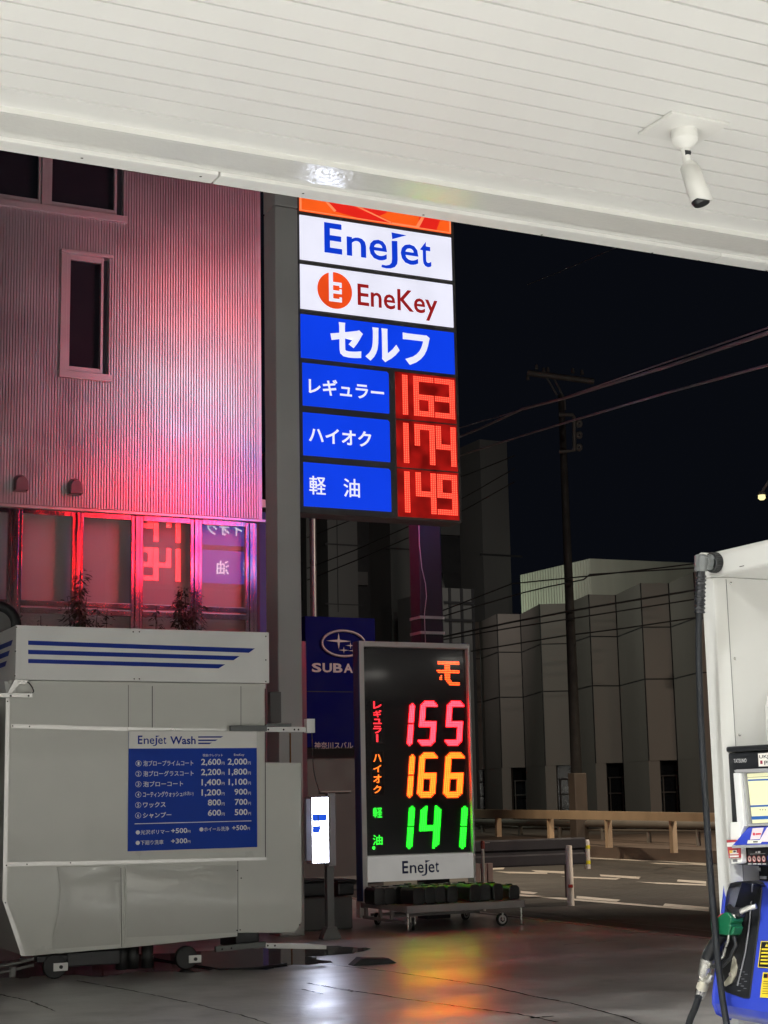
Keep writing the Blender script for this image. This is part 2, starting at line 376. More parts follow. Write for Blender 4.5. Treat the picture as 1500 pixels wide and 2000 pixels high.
mb.add(A, [(2 * i, 2 * i + 1, 2 * i + 3, 2 * i + 2) for i in range(nn)], True); o = mb.build('sun_visor', white, sec)
o.modifiers.new('thick', 'SOLIDIFY').thickness = .004
mb = MB(); mb.tube([b1 - ax * .01, b1 + ax * .006, b1 + ax * .022], [.043, .043, .036], 24); mb.build('lens', black, sec)

# ================================================================== BIG PRICE SIGN ON ITS COLUMN
SY = 17.0
S = Frame((0, SY, 0), AX, AZ)
sx0 = (S.uv(585, 419)[0] + S.uv(590, 987)[0]) / 2; sx1 = (S.uv(882, 467)[0] + S.uv(886, 733)[0]) / 2
SWD = sx1 - sx0
def zavg(vl, vr, ur=884): return (S.uv(587, vl)[1] + S.uv(ur, vr)[1]) / 2
sg = thing('price_sign', 'tall backlit station sign hanging beside its grey column, red fuel prices at the bottom', 'sign', (sx0 - .25, SY + .15, 0))
z_bot = zavg(1001, 1020); z_top = z_bot + 5.6
cab = pm('sign cabinet', (.085, .08, .075), .5, var=.12)
mb = MB(); mb.box(sx0 - .03, sx1 + .05, SY, SY + .34, z_bot, z_top); mb.build('cabinet', cab, sg, bevel=.006)
# column
cx0 = at(539, 700, Y=SY - .06).x; cx1 = at(584, 700, Y=SY - .06).x
colm = pm('column paint', (.50, .49, .475), .42, var=.07, scale=1.5)
zc = at(560, 405, Y=SY - .06).z
mb = MB(); mb.box(cx0, cx1, SY - .06, SY + .31, 0, zc); mb.build('column', colm, sg, bevel=.014, seg=3)
mb = MB(); mb.box(cx0 - .004, cx1 + .002, SY - .065, SY + .312, zc + .012, z_top + .1); mb.build('column_head', colm, sg, bevel=.012)
mb = MB(); mb.box(cx1 + .001, sx0 - .031, SY + .05, SY + .28, 5.2, z_top - .2); mb.build('fixing_plate', cab, sg)
wht = (.86, .86, 1.0); blu = (.012, .055, .85)
pan_w = em('sign white front', wht, .93, .05, 2.2); pan_b = em('sign blue front', (.004, .05, .80), .95, .05, 2.2)
pan_wb = em('sign white back', (.84, .88, 1.0), 4.6, .04); pan_bb = em('sign blue back', (.05, .09, 1.), 2.8, .04)
ink_b = em('sign blue lettering', (.004, .045, .62), .95, .02); ink_w = em('sign white lettering', (.86, .86, 1.0), .95, .02)
ink_wb = em('sign white lettering back', (.86, .86, 1.0), 8.0, .02)
ink_r = em('sign red lettering', (.36, .012, .012), .8, .05); dot_r = em('sign orange disc', (.86, .075, .012), .95, .15, 3)
cherry = em('sign orange', (.93, .11, .012), 1.0, .05); cherry2 = em('sign red', (.80, .02, .012), .95, .05); cherry_hi = em('sign orange light', (1., .25, .10), 1.0, .03)
cherry_b = em('sign orange back', (1., .19, .21), 4.2, .05)
led_dot = em('red led', (1., .10, .055), 2.2, .1, 30); led_board = em('red board glow', (.42, .008, .006), .62, .5, 5)  # board emission paints the red haze round the digits
led_halo = em('big sign module', (1., .03, .02), .75, .15); led_dotb = em('red led back', (1., .014, .018), 130.0, .1, 30); led_boardb = em('red board glow back', (1., .03, .03), .5, .3, 5)  # painted halo behind the dots; back board given a glow too
face = {}
def enejet(mb, fr, X, Z, d, dark=None):
    """the station word: capital E, n, e, a flag-topped hooked j, e, t; X and Z map panel fractions (down from the top)"""
    mb.text(fr, 'E', X(.154), X(.268), Z(.77), Z(.085), d, .022)
    mb.text(fr, 'n', X(.298), X(.424), Z(.765), Z(.325), d, .010)
    mb.text(fr, 'e', X(.445), X(.562), Z(.775), Z(.305), d, .010)
    mb.fpoly(fr, [(X(.594), Z(.09)), (X(.695), Z(.105)), (X(.598), Z(.245))], d)
    st = [(X(.594), Z(.285)), (X(.632), Z(.27)), (X(.632), Z(.70)), (X(.628), Z(.80)), (X(.612), Z(.88)), (X(.585), Z(.925)), (X(.553), Z(.94)), (X(.522), Z(.925)), (X(.526), Z(.865)), (X(.552), Z(.873)), (X(.577), Z(.845)), (X(.59), Z(.79)), (X(.594), Z(.70))]
    for i in ((0, 1, 2, 12), (12, 2, 3, 11), (11, 3, 4, 10), (10, 4, 5, 9), (9, 5, 6), (9, 6, 7, 8)): mb.fpoly(fr, [st[q] for q in i], d)
    mb.text(fr, 'e', X(.653), X(.772), Z(.775), Z(.305), d, .010)
    mb.text(fr, 't', X(.786), X(.858), Z(.775), Z(.19), d, .010)
seg_map = {'0': 'abcdef', '1': 'bc', '2': 'abged', '3': 'abgcd', '4': 'fgbc', '5': 'afgcd', '6': 'afgedc', '7': 'abcf', '8': 'abcdefg', '9': 'abcdfg'}
def seg_cells(ch, nx, ny, w, cham=0):
    on = set(); h = ny // 2
    for s_ in seg_map[ch]:
        if s_ == 'a': c = [(x, y) for x in range(nx) for y in range(ny - w, ny)]
        if s_ == 'd': c = [(x, y) for x in range(nx) for y in range(0, w)]
        if s_ == 'g': c = [(x, y) for x in range(nx) for y in range(h - w // 2 - 1, h - w // 2 - 1 + w)]
        if s_ == 'f': c = [(x, y) for x in range(w) for y in range(h - 1, ny)]
        if s_ == 'b': c = [(x, y) for x in range(nx - w, nx) for y in range(h - 1, ny)]
        if s_ == 'e': c = [(x, y) for x in range(w) for y in range(0, h + 1)]
        if s_ == 'c': c = [(x, y) for x in range(nx - w, nx) for y in range(0, h + 1)]
        on |= set(c)
    if ch == '1': on = {(x - (nx - w), y) for x, y in on}
    return on
def led_digit(fr, ch, a0, a1, b0, b1, nx, ny, w, d, fill=.62, shear=0., keep=None, halo=None):
    mb = MB(); pa = (a1 - a0) / nx; pb = (b1 - b0) / ny
    halo_mb = MB() if halo else None
    for x, y in sorted(seg_cells(ch, nx, ny, w)):
        if keep and not keep(x, y, nx, ny): continue
        ca = a0 + (x + .5) * pa + shear * ((y + .5) * pb); cb = b0 + (y + .5) * pb
        mb.quad(fr, ca - pa * fill / 2, ca + pa * fill / 2, cb - pb * fill / 2, cb + pb * fill / 2, d)
        if halo: halo_mb.quad(fr, ca - pa * halo[2], ca + pa * halo[2], cb - pb * halo[2], cb + pb * halo[2], d - .003 + R.random() * .002)  # dim emissive quads paint a glow halo round each dot
    if halo: halo_mb.build('dot_halo', halo[0], halo[1])
    return mb
def sign_side(fr, a_of, front):
    """a_of: fraction 0..1 from the side's own left edge -> frame coordinate"""
    PW, PB, IW = (pan_w, pan_b, ink_w) if front else (pan_wb, pan_bb, ink_wb)
    d0 = .012
    def fx(zt, zb): return (lambda t: zt + (zb - zt) * t)
    # orange emblem panel, mostly hidden by the canopy from the forecourt
    zb = zavg(411, 459); zt = zb + 1.28
    MB().fbox(fr, a_of(.0), a_of(1), zb, zt, 0, d0).build('emblem_panel', cherry if front else cherry_b, sg)
    Z = fx(zt, zb)
    if front:
        H = zt - zb
        q = lambda s, up: (a_of(s), zb + up)
        mb = MB()
        for P in ([(.06, .50), (.30, .165), (.185, .0), (.0, .14)],):
            pass
        mb.fpoly(fr, [q(.12, .24), q(.30, .205), q(.55, .0 + .07), q(.62, .012), q(.50, .012), q(.40, .012), q(.22, .06)], d0 + .002)
        mb.fpoly(fr, [q(.40, .40), q(.62, .34), q(.56, .14), q(.50, .07), q(.44, .12), q(.36, .22)], d0 + .0025)
        mb.fpoly(fr, [q(.80, .30), q(.95, .28), q(.90, .02), q(.77, .02)], d0 + .002)
        mb.build('emblem_red_bands', cherry2, sg)
        mb = MB()
        for pl in ([(.0, .005), (1., .005), (1., .018), (0, .018)], [(0, .02), (.012, .02), (.012, .6), (0, .6)], [(.988, .02), (1., .02), (1., .6), (.988, .6)],
                   [(.28, .215), (.295, .225), (.60, .03), (.585, .02)], [(.12, .25), (.135, .26), (.235, .07), (.22, .05)], [(.60, .03), (.76, .03), (.82, .24), (.84, .24), (.78, .015), (.60, .015)]):
            mb.fpoly(fr, [q(a, b) for a, b in pl], d0 + .0035)
        mb.build('emblem_edge_lines', cherry_hi, sg)
    # word panel
    zt, zb = zavg(418.5, 467), zavg(504, 551); Z = fx(zt, zb)
    MB().fbox(fr, a_of(0), a_of(1), zb, zt, 0, d0).build('word_panel', PW, sg)
    mb = MB(); enejet(mb, fr, a_of, Z, d0 + .003); mb.build('word_lettering', ink_b, sg)
    # key-tag panel
    zt, zb = zavg(513, 560), zavg(600, 642.5); Z = fx(zt, zb)
    MB().fbox(fr, a_of(0), a_of(1), zb, zt, 0, d0).build('tag_panel', PW, sg)
    H = zt - zb; rr = H * .415; sgn = 1 if a_of(1) > a_of(0) else -1
    ca = a_of(.217); cb = Z(.5)
    MB().disc(fr, ca, cb, rr, rr, d0 + .002, 40).build('tag_disc', dot_r, sg)
    mb = MB(); U = lambda x, y: (ca + x * rr * sgn, cb + y * rr)
    def bar(x0, x1, y0, y1): mb.fpoly(fr, [U(x0, y0), U(x1, y0), U(x1, y1), U(x0, y1)], d0 + .004)
    bar(-.34, -.10, -.62, 1.02); bar(-.10, .40, -.62, -.44); bar(-.10, .40, -.17, .01); bar(-.10, .40, .28, .46)
    bar(.26, .40, -.44, -.34); bar(.26, .40, .01, .10); bar(.26, .40, .18, .28)
    mb.build('tag_key_mark', PW, sg)
    MB().text(fr, 'EneKey', a_of(.363), a_of(.893), Z(.92), Z(.27), d0 + .003, .012).build('tag_lettering', ink_r, sg)
    # self-service panel
    zt, zb = zavg(612, 651.5), zavg(696, 733.5); Z = fx(zt, zb)
    MB().fbox(fr, a_of(0), a_of(1), zb, zt, 0, d0).build('service_panel', PB, sg)
    mb = MB(); mb.text(fr, 'セルフ', a_of(.185), a_of(.835), Z(.90), Z(.085), d0 + .003, .04); mb.build('service_lettering', IW, sg)
    # fuel rows
    rows = [((707, 727), (790.5, 808), 'レギュラー', (.066, .94, .33, .72), '163'), ((804, 821), (888, 902.5), 'ハイオク', (.06, .78, .32, .69), '174'), ((901.5, 916), (987, 1000), '軽　油', (.06, .635, .30, .73), '149')]
    for (tl, tr), (bl, br), word, (s0, s1, t0, t1), num in rows:
        zt, zb = zavg(tl, tr, 751), zavg(bl, br, 751); Z = fx(zt, zb)
        A = lambda s: a_of(s * .548 + .008)
        r_ = .012 * SWD * sgn
        MB().fpoly(fr, [(A(0), zb), (A(1), zb), (A(1), zt - abs(r_)), (A(1) - r_, zt), (A(0) , zt)], 0, d0).build('fuel_panel', PB, sg)
        for w_, f0_, f1_ in (((word[0], 0, .325), (word[2], .675, 1)) if len(word) == 3 else ((word, 0, 1),)):
            MB().text(fr, w_, A(s0 + (s1 - s0) * f0_), A(s0 + (s1 - s0) * f1_), Z(t1), Z(t0), d0 + .003, .022).build('fuel_lettering', IW, sg)
        B = lambda s: a_of(.60 + s * .41)
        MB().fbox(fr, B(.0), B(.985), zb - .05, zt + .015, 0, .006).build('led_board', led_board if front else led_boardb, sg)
        zl, zh = zb + .004, zt - .014
        for i, ch in enumerate(num):
            x0 = (.105, .285, .63)[i]; x1 = (.20, .60, .955)[i]
            wdt = x1 - x0
            if ch == '1': a0 = x0; a1 = x0 + .33
            else: a0, a1 = (x0, x0 + .33)
            led_digit(fr, ch, B(a0), B(a1), zl, zh, 11, 22, 3, .014, .62, 0., None, (led_halo, sg, .5) if front else None).build('price_digit', led_dot if front else led_dotb, sg)
sign_side(S, lambda t: sx0 + SWD * t, True)
SB = Frame((0, SY + .34, 0), -AX, AZ)
sign_side(SB, lambda t: -sx1 + SWD * t, False)
# base fittings seen beside the wash machine
W_ = Frame((0, 14.16, 0), AX, AZ)
C_ = Frame((0, SY - .06, 0), AX, AZ)
mb = MB(); a0, b0_ = C_.uv(520, 1412); a1, b1_ = C_.uv(544, 1352); mb.fbox(C_, a0 + .02, a1, b0_, b1_, .003, .08); mb.build('junction_box', grey_steel, sg, bevel=.004)
mb = MB(); a, b = C_.uv(566, 1432); a2, b2 = C_.uv(566, 1500); mb.tube([C_.P(a, b, .012), C_.P(a2, 0.05, .012)], .009, 8); mb.build('conduit', pm('orange conduit', (.28, .12, .03), .5), sg)
# slim square mast behind the sign
mx0 = at(820, 1150, Y=18.1).x; mx1 = at(864, 1150, Y=18.1).x
mast = thing('steel_mast', 'dark square steel mast behind the lower right corner of the tall sign', 'mast', ((mx0 + mx1) / 2, 18.2, 0))
mastm = pm('mast paint', (.032, .029, .036), .6, var=.1, spec=.25)
MB().box(mx0, mx1, 18.1, 18.38, 0, 8.6).build('shaft', mastm, mast, bevel=.012)
mb = MB()
for v in (1206, 1236):
    z = at(842, v, Y=18.1).z; mb.box(mx0 - .01, mx1 + .012, 18.085, 18.395, z - .018, z + .018)
mb.build('clamp_band', alu, mast)
p0 = at(818, 1015, Y=18.05); cab_pts = [at(u, v, Y=18.06) for u, v in ((818, 1016), (819, 1060), (824, 1110), (831, 1140), (833, 1165), (829, 1200), (831, 1255))]
MB().tube(cab_pts, .006, 6).build('hanging_wire', pm('grey wire', (.35, .32, .33), .5), mast)

# ================================================================== BUILDING WITH CORRUGATED CLADDING
BY = 20.5
B = Frame((0, BY, 0), AX, AZ)
bx1 = (B.uv(504.5, 385)[0] + B.uv(512.5, 1010)[0]) / 2
bz = (B.uv(0, 985)[1] + B.uv(512, 1012)[1]) / 2
bld = thing('clad_building', 'building with fine vertical corrugated cladding glowing pink from the sign in front', 'building', (bx1 - 6, BY + 4, 0))
clad = pm('cladding metal', (.56, .55, .56), .38, .62, var=.05, scale=2)
BXL = -7.0
wins = []
def fr_rect(u0, v0, u1, v1): a0, b1 = B.uv(u0, v0); a1, b0 = B.uv(u1, v1); return a0, a1, b0, b1
w2 = (B.uv(119, 490)[0], B.uv(214.5, 612)[0], (B.uv(119, 722)[1] + B.uv(214, 735)[1]) / 2, (B.uv(119, 489)[1] + B.uv(214, 500)[1]) / 2)
w1 = (B.uv(-75, 385)[0], B.uv(242.5, 425)[0], (B.uv(0, 389)[1] + B.uv(243, 424)[1]) / 2, 0); w1 = (*w1[:3], w1[2] + 1.15)
BZT = 12.4
mb = MB(); pitch = .0385; x = bx1 - .055
ribs = []
while x > BXL: ribs.append(x); x -= pitch
def spans(x0, x1):
    s_ = [(bz, BZT)]
    for (a, b, z0, z1) in (w1, w2):
        if x1 > a and x0 < b:
            n_ = []
            for (c, d) in s_:
                if z0 > c: n_.append((c, min(d, z0)))
                if z1 < d: n_.append((max(c, z1), d))
            s_ = [q for q in n_ if q[1] - q[0] > .02]
    return s_
for x in ribs:
    for (c, d) in spans(x - pitch, x):
        y0, yr = BY, BY - .030
        P = [(x, y0), (x - .002, yr), (x - .0245, yr), (x - .0265, y0), (x - pitch, y0)]
        vs = [(px_, py_, z) for z in (c, d) for px_, py_ in P]
        mb.add(vs, [(i + 1, i, 5 + i, 6 + i) for i in range(4)])
mb.build('cladding', clad, bld)
mb = MB(); mb.box(bx1 - .054, bx1, BY - .037, BY + .2, bz - .01, BZT); mb.build('corner_trim', clad, bld, bevel=.003)
mb = MB()
wallm = pm('building wall', (.20, .19, .19), .6, var=.1)
wy = BY + .004
xs = [BXL, w1[0], w2[0], w2[1], w1[1], bx1 - .055]
for a, b in zip(xs[:-1], xs[1:]):
    for c, d in spans(a + .01, b - .01): mb.add([(a, wy, c), (b, wy, c), (b, wy, d), (a, wy, d)], [(0, 1, 2, 3)])
mb.box(bx1 - .003, bx1 - .001, BY + .21, BY + 9, 0, BZT); mb.box(BXL, bx1 - .01, BY + .3, BY + 9, BZT - .1, BZT)
mb.box(BXL - .1, BXL, BY, BY + 9, 0, BZT)
mb.build('wall', wallm, bld)
# flashing under the cladding
mb = MB(); mb.box(BXL, bx1 + .11, BY - .055, BY + .02, bz - .05, bz - .012); mb.build('flashing', alu, bld, bevel=.004)
dglass = glass('window glass', (.62, .64, .66), .10)
dark_room = pm('dark interior', (.045, .045, .058), .9)
framem = pm('window frame', (.48, .46, .46), .38, .4, var=.05)
def window(a, b, z0, z1, px_left, px_right, slot, split=None):
    w = MB(); fw = .05
    w.box(a, b, BY - .05, BY - .018, z0 - .09, z0); w.box(a - .01, b + .02, BY - .075, BY + .08, z0 - .105, z0 - .01)
    if z1 < 9.3: w.box(a - .01, b + .02, BY - .075, BY + .08, z1 - .045, z1 + .0)
    w.box(a, a + px_left, BY - .045, BY + .08, z0, z1 - .046)
    w.box(b - .022, b, BY - .05, BY + .08, z0 , z1 - .046)
    fo = w.build('window', framem, bld, bevel=.003)
    s_ = MB(); r0, r1 = a + px_left + .001, b - slot
    parts = [(r0, r1)] if not split else [(r0, split - .05), (split + .05, r1)]
    for c, d in parts:
        s_.box(c, c + fw, BY - .01, BY + .05, z0 + .001, z1 - .047); s_.box(d - fw * .7, d, BY - .01, BY + .05, z0 + .001, z1 - .047)
        s_.box(c + fw + .001, d - fw * .7 - .001, BY - .008, BY + .048, z0 + .001, z0 + .075); s_.box(c + fw + .001, d - fw * .7 - .001, BY - .008, BY + .048, z1 - .12, z1 - .047)
    if split: s_.box(split - .045, split + .045, BY - .03, BY + .05, z0 + .002, z1 - .048)
    s_.build('sash', framem, fo, bevel=.003)
    g = MB()
    for c, d in parts: g.add([(c + fw, BY + .02, z0 + .075), (d - fw * .7, BY + .02, z0 + .075), (d - fw * .7, BY + .02, z1 - .12), (c + fw, BY + .02, z1 - .12)], [(0, 1, 2, 3)])
    g.build('pane', dglass, fo)
    k_ = MB(); k_.box(a - .05, b + .05, BY + .10, BY + .12, z0 + .005, z1 - .05); k_.box(r1 + .002, b - .023, BY + .06, BY + .07, z0 + .01, z1 - .05); k_.build('dark_room', dark_room, fo)
window(*w2, .085, .02, .095)
window(*w1, .05, .02, .11, split=B.uv(87, 380)[0])
# vent hoods
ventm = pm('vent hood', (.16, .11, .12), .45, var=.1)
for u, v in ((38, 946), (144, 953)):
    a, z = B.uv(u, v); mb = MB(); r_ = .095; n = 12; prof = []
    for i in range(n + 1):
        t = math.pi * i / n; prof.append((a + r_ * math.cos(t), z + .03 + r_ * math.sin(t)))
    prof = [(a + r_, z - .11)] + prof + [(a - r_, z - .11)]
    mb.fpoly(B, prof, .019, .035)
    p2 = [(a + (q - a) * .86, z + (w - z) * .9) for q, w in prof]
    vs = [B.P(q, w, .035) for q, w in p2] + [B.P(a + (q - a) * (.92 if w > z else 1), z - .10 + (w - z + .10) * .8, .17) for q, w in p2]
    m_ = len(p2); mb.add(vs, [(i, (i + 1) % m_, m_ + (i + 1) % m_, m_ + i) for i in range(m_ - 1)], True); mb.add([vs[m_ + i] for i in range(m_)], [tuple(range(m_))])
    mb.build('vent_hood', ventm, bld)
# glazed ground floor
gz0 = 2.1; gz1 = bz - .05
ztop = (B.uv(200, 1012)[1] + B.uv(440, 1022)[1]) / 2 - .02
zs1 = (B.uv(100, 1174)[1] + B.uv(440, 1197)[1]) / 2; zs2 = (B.uv(100, 1188)[1] + B.uv(440, 1208)[1]) / 2
mull = [(14, 42), (140, 162), (256, 279), (372, 394), (480, 501)]
ml = [(B.uv(a, 1100)[0], B.uv(b, 1100)[0]) for a, b in mull]
st_ = ml[1][0] - ml[0][0]
while ml[0][0] > BXL + 1.5: ml.insert(0, (ml[0][0] - st_, ml[0][1] - st_))
for a, b in ml:
    mb = MB(); mb.box(a, a + .045, BY - .012, BY + .06, gz0, ztop + .06); mb.box(a + .052, b - .05, BY - .03, BY + .06, gz0, ztop + .06); mb.box(b - .045, b, BY - .012, BY + .06, gz0, ztop + .06)
    mb.build('mullion', brushed, bld, bevel=.004)
for (a, b), (c, d) in zip(ml[:-1], ml[1:]):
    for y0, y1, z0, z1 in ((BY - .004, BY + .05, zs1 - .03, zs1 + .04), (BY - .018, BY + .06, zs2 - .045, zs2 + .03), (BY - .01, BY + .05, ztop, ztop + .07), (BY - .004, BY + .05, gz0, gz0 + .06)):
        MB().box(b + .001, c - .001, y0, y1, z0, z1).build('transom', brushed, bld, bevel=.004)
sg_glass = glass('shop glass', (.80, .80, .80), .10)
for (a, b), (c, d) in zip(ml[:-1], ml[1:]):
    mb = MB(); mb.add([(b, BY + .022, zs1 + .04), (c, BY + .022, zs1 + .04), (c, BY + .022, ztop), (b, BY + .022, ztop)], [(0, 1, 2, 3)])
    mb.add([(b, BY + .022, gz0 + .06), (c, BY + .022, gz0 + .06), (c, BY + .022, zs2 - .045), (b, BY + .022, zs2 - .045)], [(0, 1, 2, 3)])
    mb.build('pane', sg_glass, bld)
mb = MB(); mb.box(BXL, ml[-1][1], BY + .24, BY + .26, gz0, bz); mb.build('window_blind', pm('roller blind', (.70, .66, .64), .8, var=.05, scale=1), bld)
mb = MB(); mb.box(BXL, bx1 - .01, BY, BY + .23, 0, gz0 - .004); mb.build('plinth', wallm, bld)
mb = MB(); mb.box(ml[-1][1] + .001, ml[-1][1] + .05, BY + .01, BY + .23, gz0, gz1); mb.build('end_jamb', dark_room, bld)
# bits in the gap right of the building: dark blue neighbour panel with a pale rail
nb = thing('gap_panel', 'narrow dark panel with a pale rail in the gap behind the grey column', 'panel', (bx1 + .4, 22.5, 0))
MB().box(bx1 + .03, bx1 + 1.0, 22.6, 22.7, 0, 5.9).build('panel', pm('dark blue panel', (.03, .03, .16), .6), nb)
za = at(516, 983, Y=22.5).z; MB().box(bx1 - .4, bx1 + 1.0, 22.5, 22.58, za - .06, za + .06).build('rail', pm('pale rail', (.6, .55, .58), .5), nb)

# ================================================================== CAR WASH MACHINE
WY = 14.16
Wf = Frame((0, WY, 0), AX, AZ)
def wq(*p): return [Wf.uv(u, v) for u, v in p]
wash = thing('car_wash_machine', 'grey car wash machine with a blue striped header and a price board on its side', 'car wash', (4.6, WY + .6, 0))
wpaint = pm('wash panel', (.56, .56, .515), .33, var=.05, scale=1.3, bump=.10, bscale=1.6, coat=.25)
wwhite = pm('wash white', (.76, .755, .73), .38, var=.05, scale=2)
wblue = pm('wash stripe blue', (.007, .03, .26), .5, var=.05, spec=.2)
zh0 = (Wf.uv(28, 1325)[1] + Wf.uv(522, 1338)[1]) / 2; zh1 = (Wf.uv(30, 1220)[1] + Wf.uv(522, 1238)[1]) / 2
wx0 = Wf.uv(27, 1325)[0]; wx1 = Wf.uv(522, 1290)[0]
mb = MB(); body = wq((17, 1338), (10, 1500), (4, 1757), (49, 1868), (250, 1851), (464, 1829), (464, 1822), (575, 1822), (590, 1801), (588, 1490), (518, 1489), (519, 1338))
body = [(a, b) for a, b in body]; body[0] = (body[0][0], zh0 - .003); body[-1] = (body[-1][0], zh0 - .003)
mb.fpoly(Wf, body, -1.25, 0); mb.build('body', wpaint, wash, bevel=.006)
mb = MB(); mb.box(wx0, wx1, WY - .05, WY + 1.32, zh0, zh1); mb.build('header', wwhite, wash, bevel=.004)
Hf = Frame((0, WY - .05, 0), AX, AZ)
mb = MB()
for pts in ([(55, 1251), (498, 1266.5), (486, 1275), (55, 1259.5)], [(55, 1269), (468, 1281.5), (456, 1289.5), (55, 1277.5)], [(55, 1287), (440, 1297.5), (427, 1305.5), (55, 1295)]):
    mb.fpoly(Hf, [Hf.uv(u, v, .003) for u, v in pts], .0025)
mb.build('stripe', wblue, wash)
HL = Frame((wx0, 0, 0), -AY, AZ)
mb = MB()
for z, l in ((zh1 - .165, -14.22), (zh1 - .25, -14.33), (zh1 - .335, -14.44)):
    mb.fpoly(HL, [(-15.45, z), (l - .06, z), (l, z + .045), (-15.45, z + .045)], .0025)
mb.build('end_stripe', wblue, wash)
mb = MB()
for u, v in ((32, 1225), (30, 1272), (29, 1320), (260, 1234), (272, 1234), (262, 1326), (272, 1326), (519, 1243), (519, 1289), (519, 1331)):
    a, b = Hf.uv(u, v); mb.disc(Hf, a, b, .007, .007, .0028, 8)
for u, v in ((14, 1370), (24, 1418), (57, 1419), (12, 1690), (52, 1688), (137, 1685), (470, 1715), (463, 1700), (462, 1817), (468, 1816), (178, 1868), (355, 1856), (584, 1806), (10, 1763), (40, 1870)):
    a, b = Wf.uv(u, v); mb.disc(Wf, a, b, .007, .007, .0135, 8)
mb.build('screws', darkgap, wash)
# metal strips on the side
mb = MB()
def strip(pts, d0, d1): mb.fpoly(Wf, wq(*pts), d0, d1)
strip([(20, 1414), (248, 1420), (248, 1428), (20, 1422)], .0005, .012)
strip([(249, 1420), (452, 1424), (452, 1426.5), (249, 1426)], .0005, .006)
strip([(12, 1684), (250, 1680), (520, 1674), (520, 1680), (250, 1687), (12, 1692.5)], .0005, .011)
strip([(11, 1362), (19, 1362), (12, 1757), (4, 1757)], .0005, .013)
strip([(4, 1757.6), (12, 1757.6), (50, 1867), (41, 1867)], .0005, .013)
mb.build('edge_strip', alu, wash)
mb = MB()
for pts in ([(250, 1338), (251, 1338), (251, 1420), (250, 1420)], [(296.5, 1340), (298, 1340), (298, 1422), (296.5, 1422)], [(470, 1340), (471, 1340), (471, 1423), (470, 1423)],
            [(517, 1345), (518.5, 1345), (519, 1680), (517.5, 1680)], [(464, 1681), (465, 1681), (465, 1829), (464, 1829)], [(235.5, 1695), (236.5, 1695), (238, 1850), (237, 1850)]):
    mb.fpoly(Wf, wq(*pts), .0015)
mb.build('seam', darkgap, wash)
# pressed fold in the lower panel
mb = MB(); P = [Wf.uv(u, v) for u, v in ((243, 1693), (244, 1740), (245, 1768), (243, 1800), (241, 1849))]
rr = [.009, .010, .004, .013, .009]
mb.tube([Wf.P(a, b, -.002) for a, b in P], rr, 10); mb.build('fold', wpaint, wash)
wgloss = pm('wash lower sheet', (.50, .50, .46), .20, var=.05, scale=1.1, bump=.05, bscale=3, coat=.5, spec=.6)
for (ul, ur), (vt, vb), bul in (((110, 234), (1693, 1849), .026), ((247, 462), (1690, 1826), .018)):
    mb = MB(); NX, NY = 14, 14; vs = []
    for j in range(NY + 1):
        for i in range(NX + 1):
            f, g_ = i / NX, j / NY; a, b = Wf.uv(ul + (ur - ul) * f + (8 * math.sin(g_ * 5) * (1 - f) if ul < 200 else 0), vt + (vb - vt) * g_ - (f * 10 - 5) * g_)
            vs.append(Wf.P(a, b, .0025 + bul * math.sin(math.pi * g_) ** .8 * math.sin(math.pi * (.08 + .84 * f)) ** .6 * (1 + .15 * math.sin(5 * f + 3 * g_))))
    mb.add(vs, [(j * (NX + 1) + i, (j + 1) * (NX + 1) + i, (j + 1) * (NX + 1) + i + 1, j * (NX + 1) + i + 1) for j in range(NY) for i in range(NX)], True)
    mb.build('lower_sheet', wgloss, wash)
# the price board
bx0 = (Wf.uv(250, 1427)[0] + Wf.uv(250, 1662)[0]) / 2; bx1_ = (Wf.uv(500, 1430)[0] + Wf.uv(502, 1655)[0]) / 2
bz1 = (Wf.uv(250, 1427)[1] + Wf.uv(500, 1430)[1]) / 2; bz0 = (Wf.uv(250, 1662)[1] + Wf.uv(502, 1655)[1]) / 2
BW, BH = bx1_ - bx0, bz1 - bz0
bblue = pm('board blue', (.010, .048, .36), .5, var=.05, spec=.15); btext = pm('board lettering', (.80, .80, .79), .5, var=.03); bwhite = pm('board white', (.80, .785, .75), .42, var=.04)
bd = MB().fbox(Wf, bx0, bx1_, bz0, bz1, .003, .012).build('price_board', bblue, wash)
A = lambda px_: bx0 + BW * (px_ - 107) / 1250.0           # board coordinates measured on an upright copy of the board
Z = lambda py_: bz1 - BH * (py_ - 135) / 1150.0
mb = MB(); mb.fbox(Wf, bx0, bx1_, Z(302), bz1, .0121, .0135); mb.build('board_heading', bwhite, bd)
mb = MB(); d = .0155
enejet(mb, Wf, lambda t: A(132 + t * 385), lambda t: Z(166 + t * 120), d)
mb.text(Wf, 'Wash', A(500), A(748), Z(262), Z(184), d, .022)
for y0, x1 in ((184, 1020), (217, 965), (247, 908)): mb.fpoly(Wf, [(A(772), Z(y0 + 14)), (A(x1 - 24), Z(y0 + 14)), (A(x1), Z(y0)), (A(772), Z(y0))], d)
mb.build('heading_lettering', wblue, bd)
mb = MB(); d = .0142
rows = [('泡ブロープライムコート', 725, '2,600', '2,000'), ('泡ブローグラスコート', 728, '2,200', '1,800'), ('泡ブローコート', 627, '1,400', '1,100'), ('コーティングウォッシュ', 622, '1,200', '900'), ('ワックス', 460, '800', '700'), ('シャンプー', 515, '600', '500')]
numw = {'2,600': 196, '2,200': 196, '1,400': 192, '1,200': 192, '800': 130, '600': 130, '2,000': 196, '1,800': 188, '1,100': 188, '900': 130, '700': 126, '500': 128}
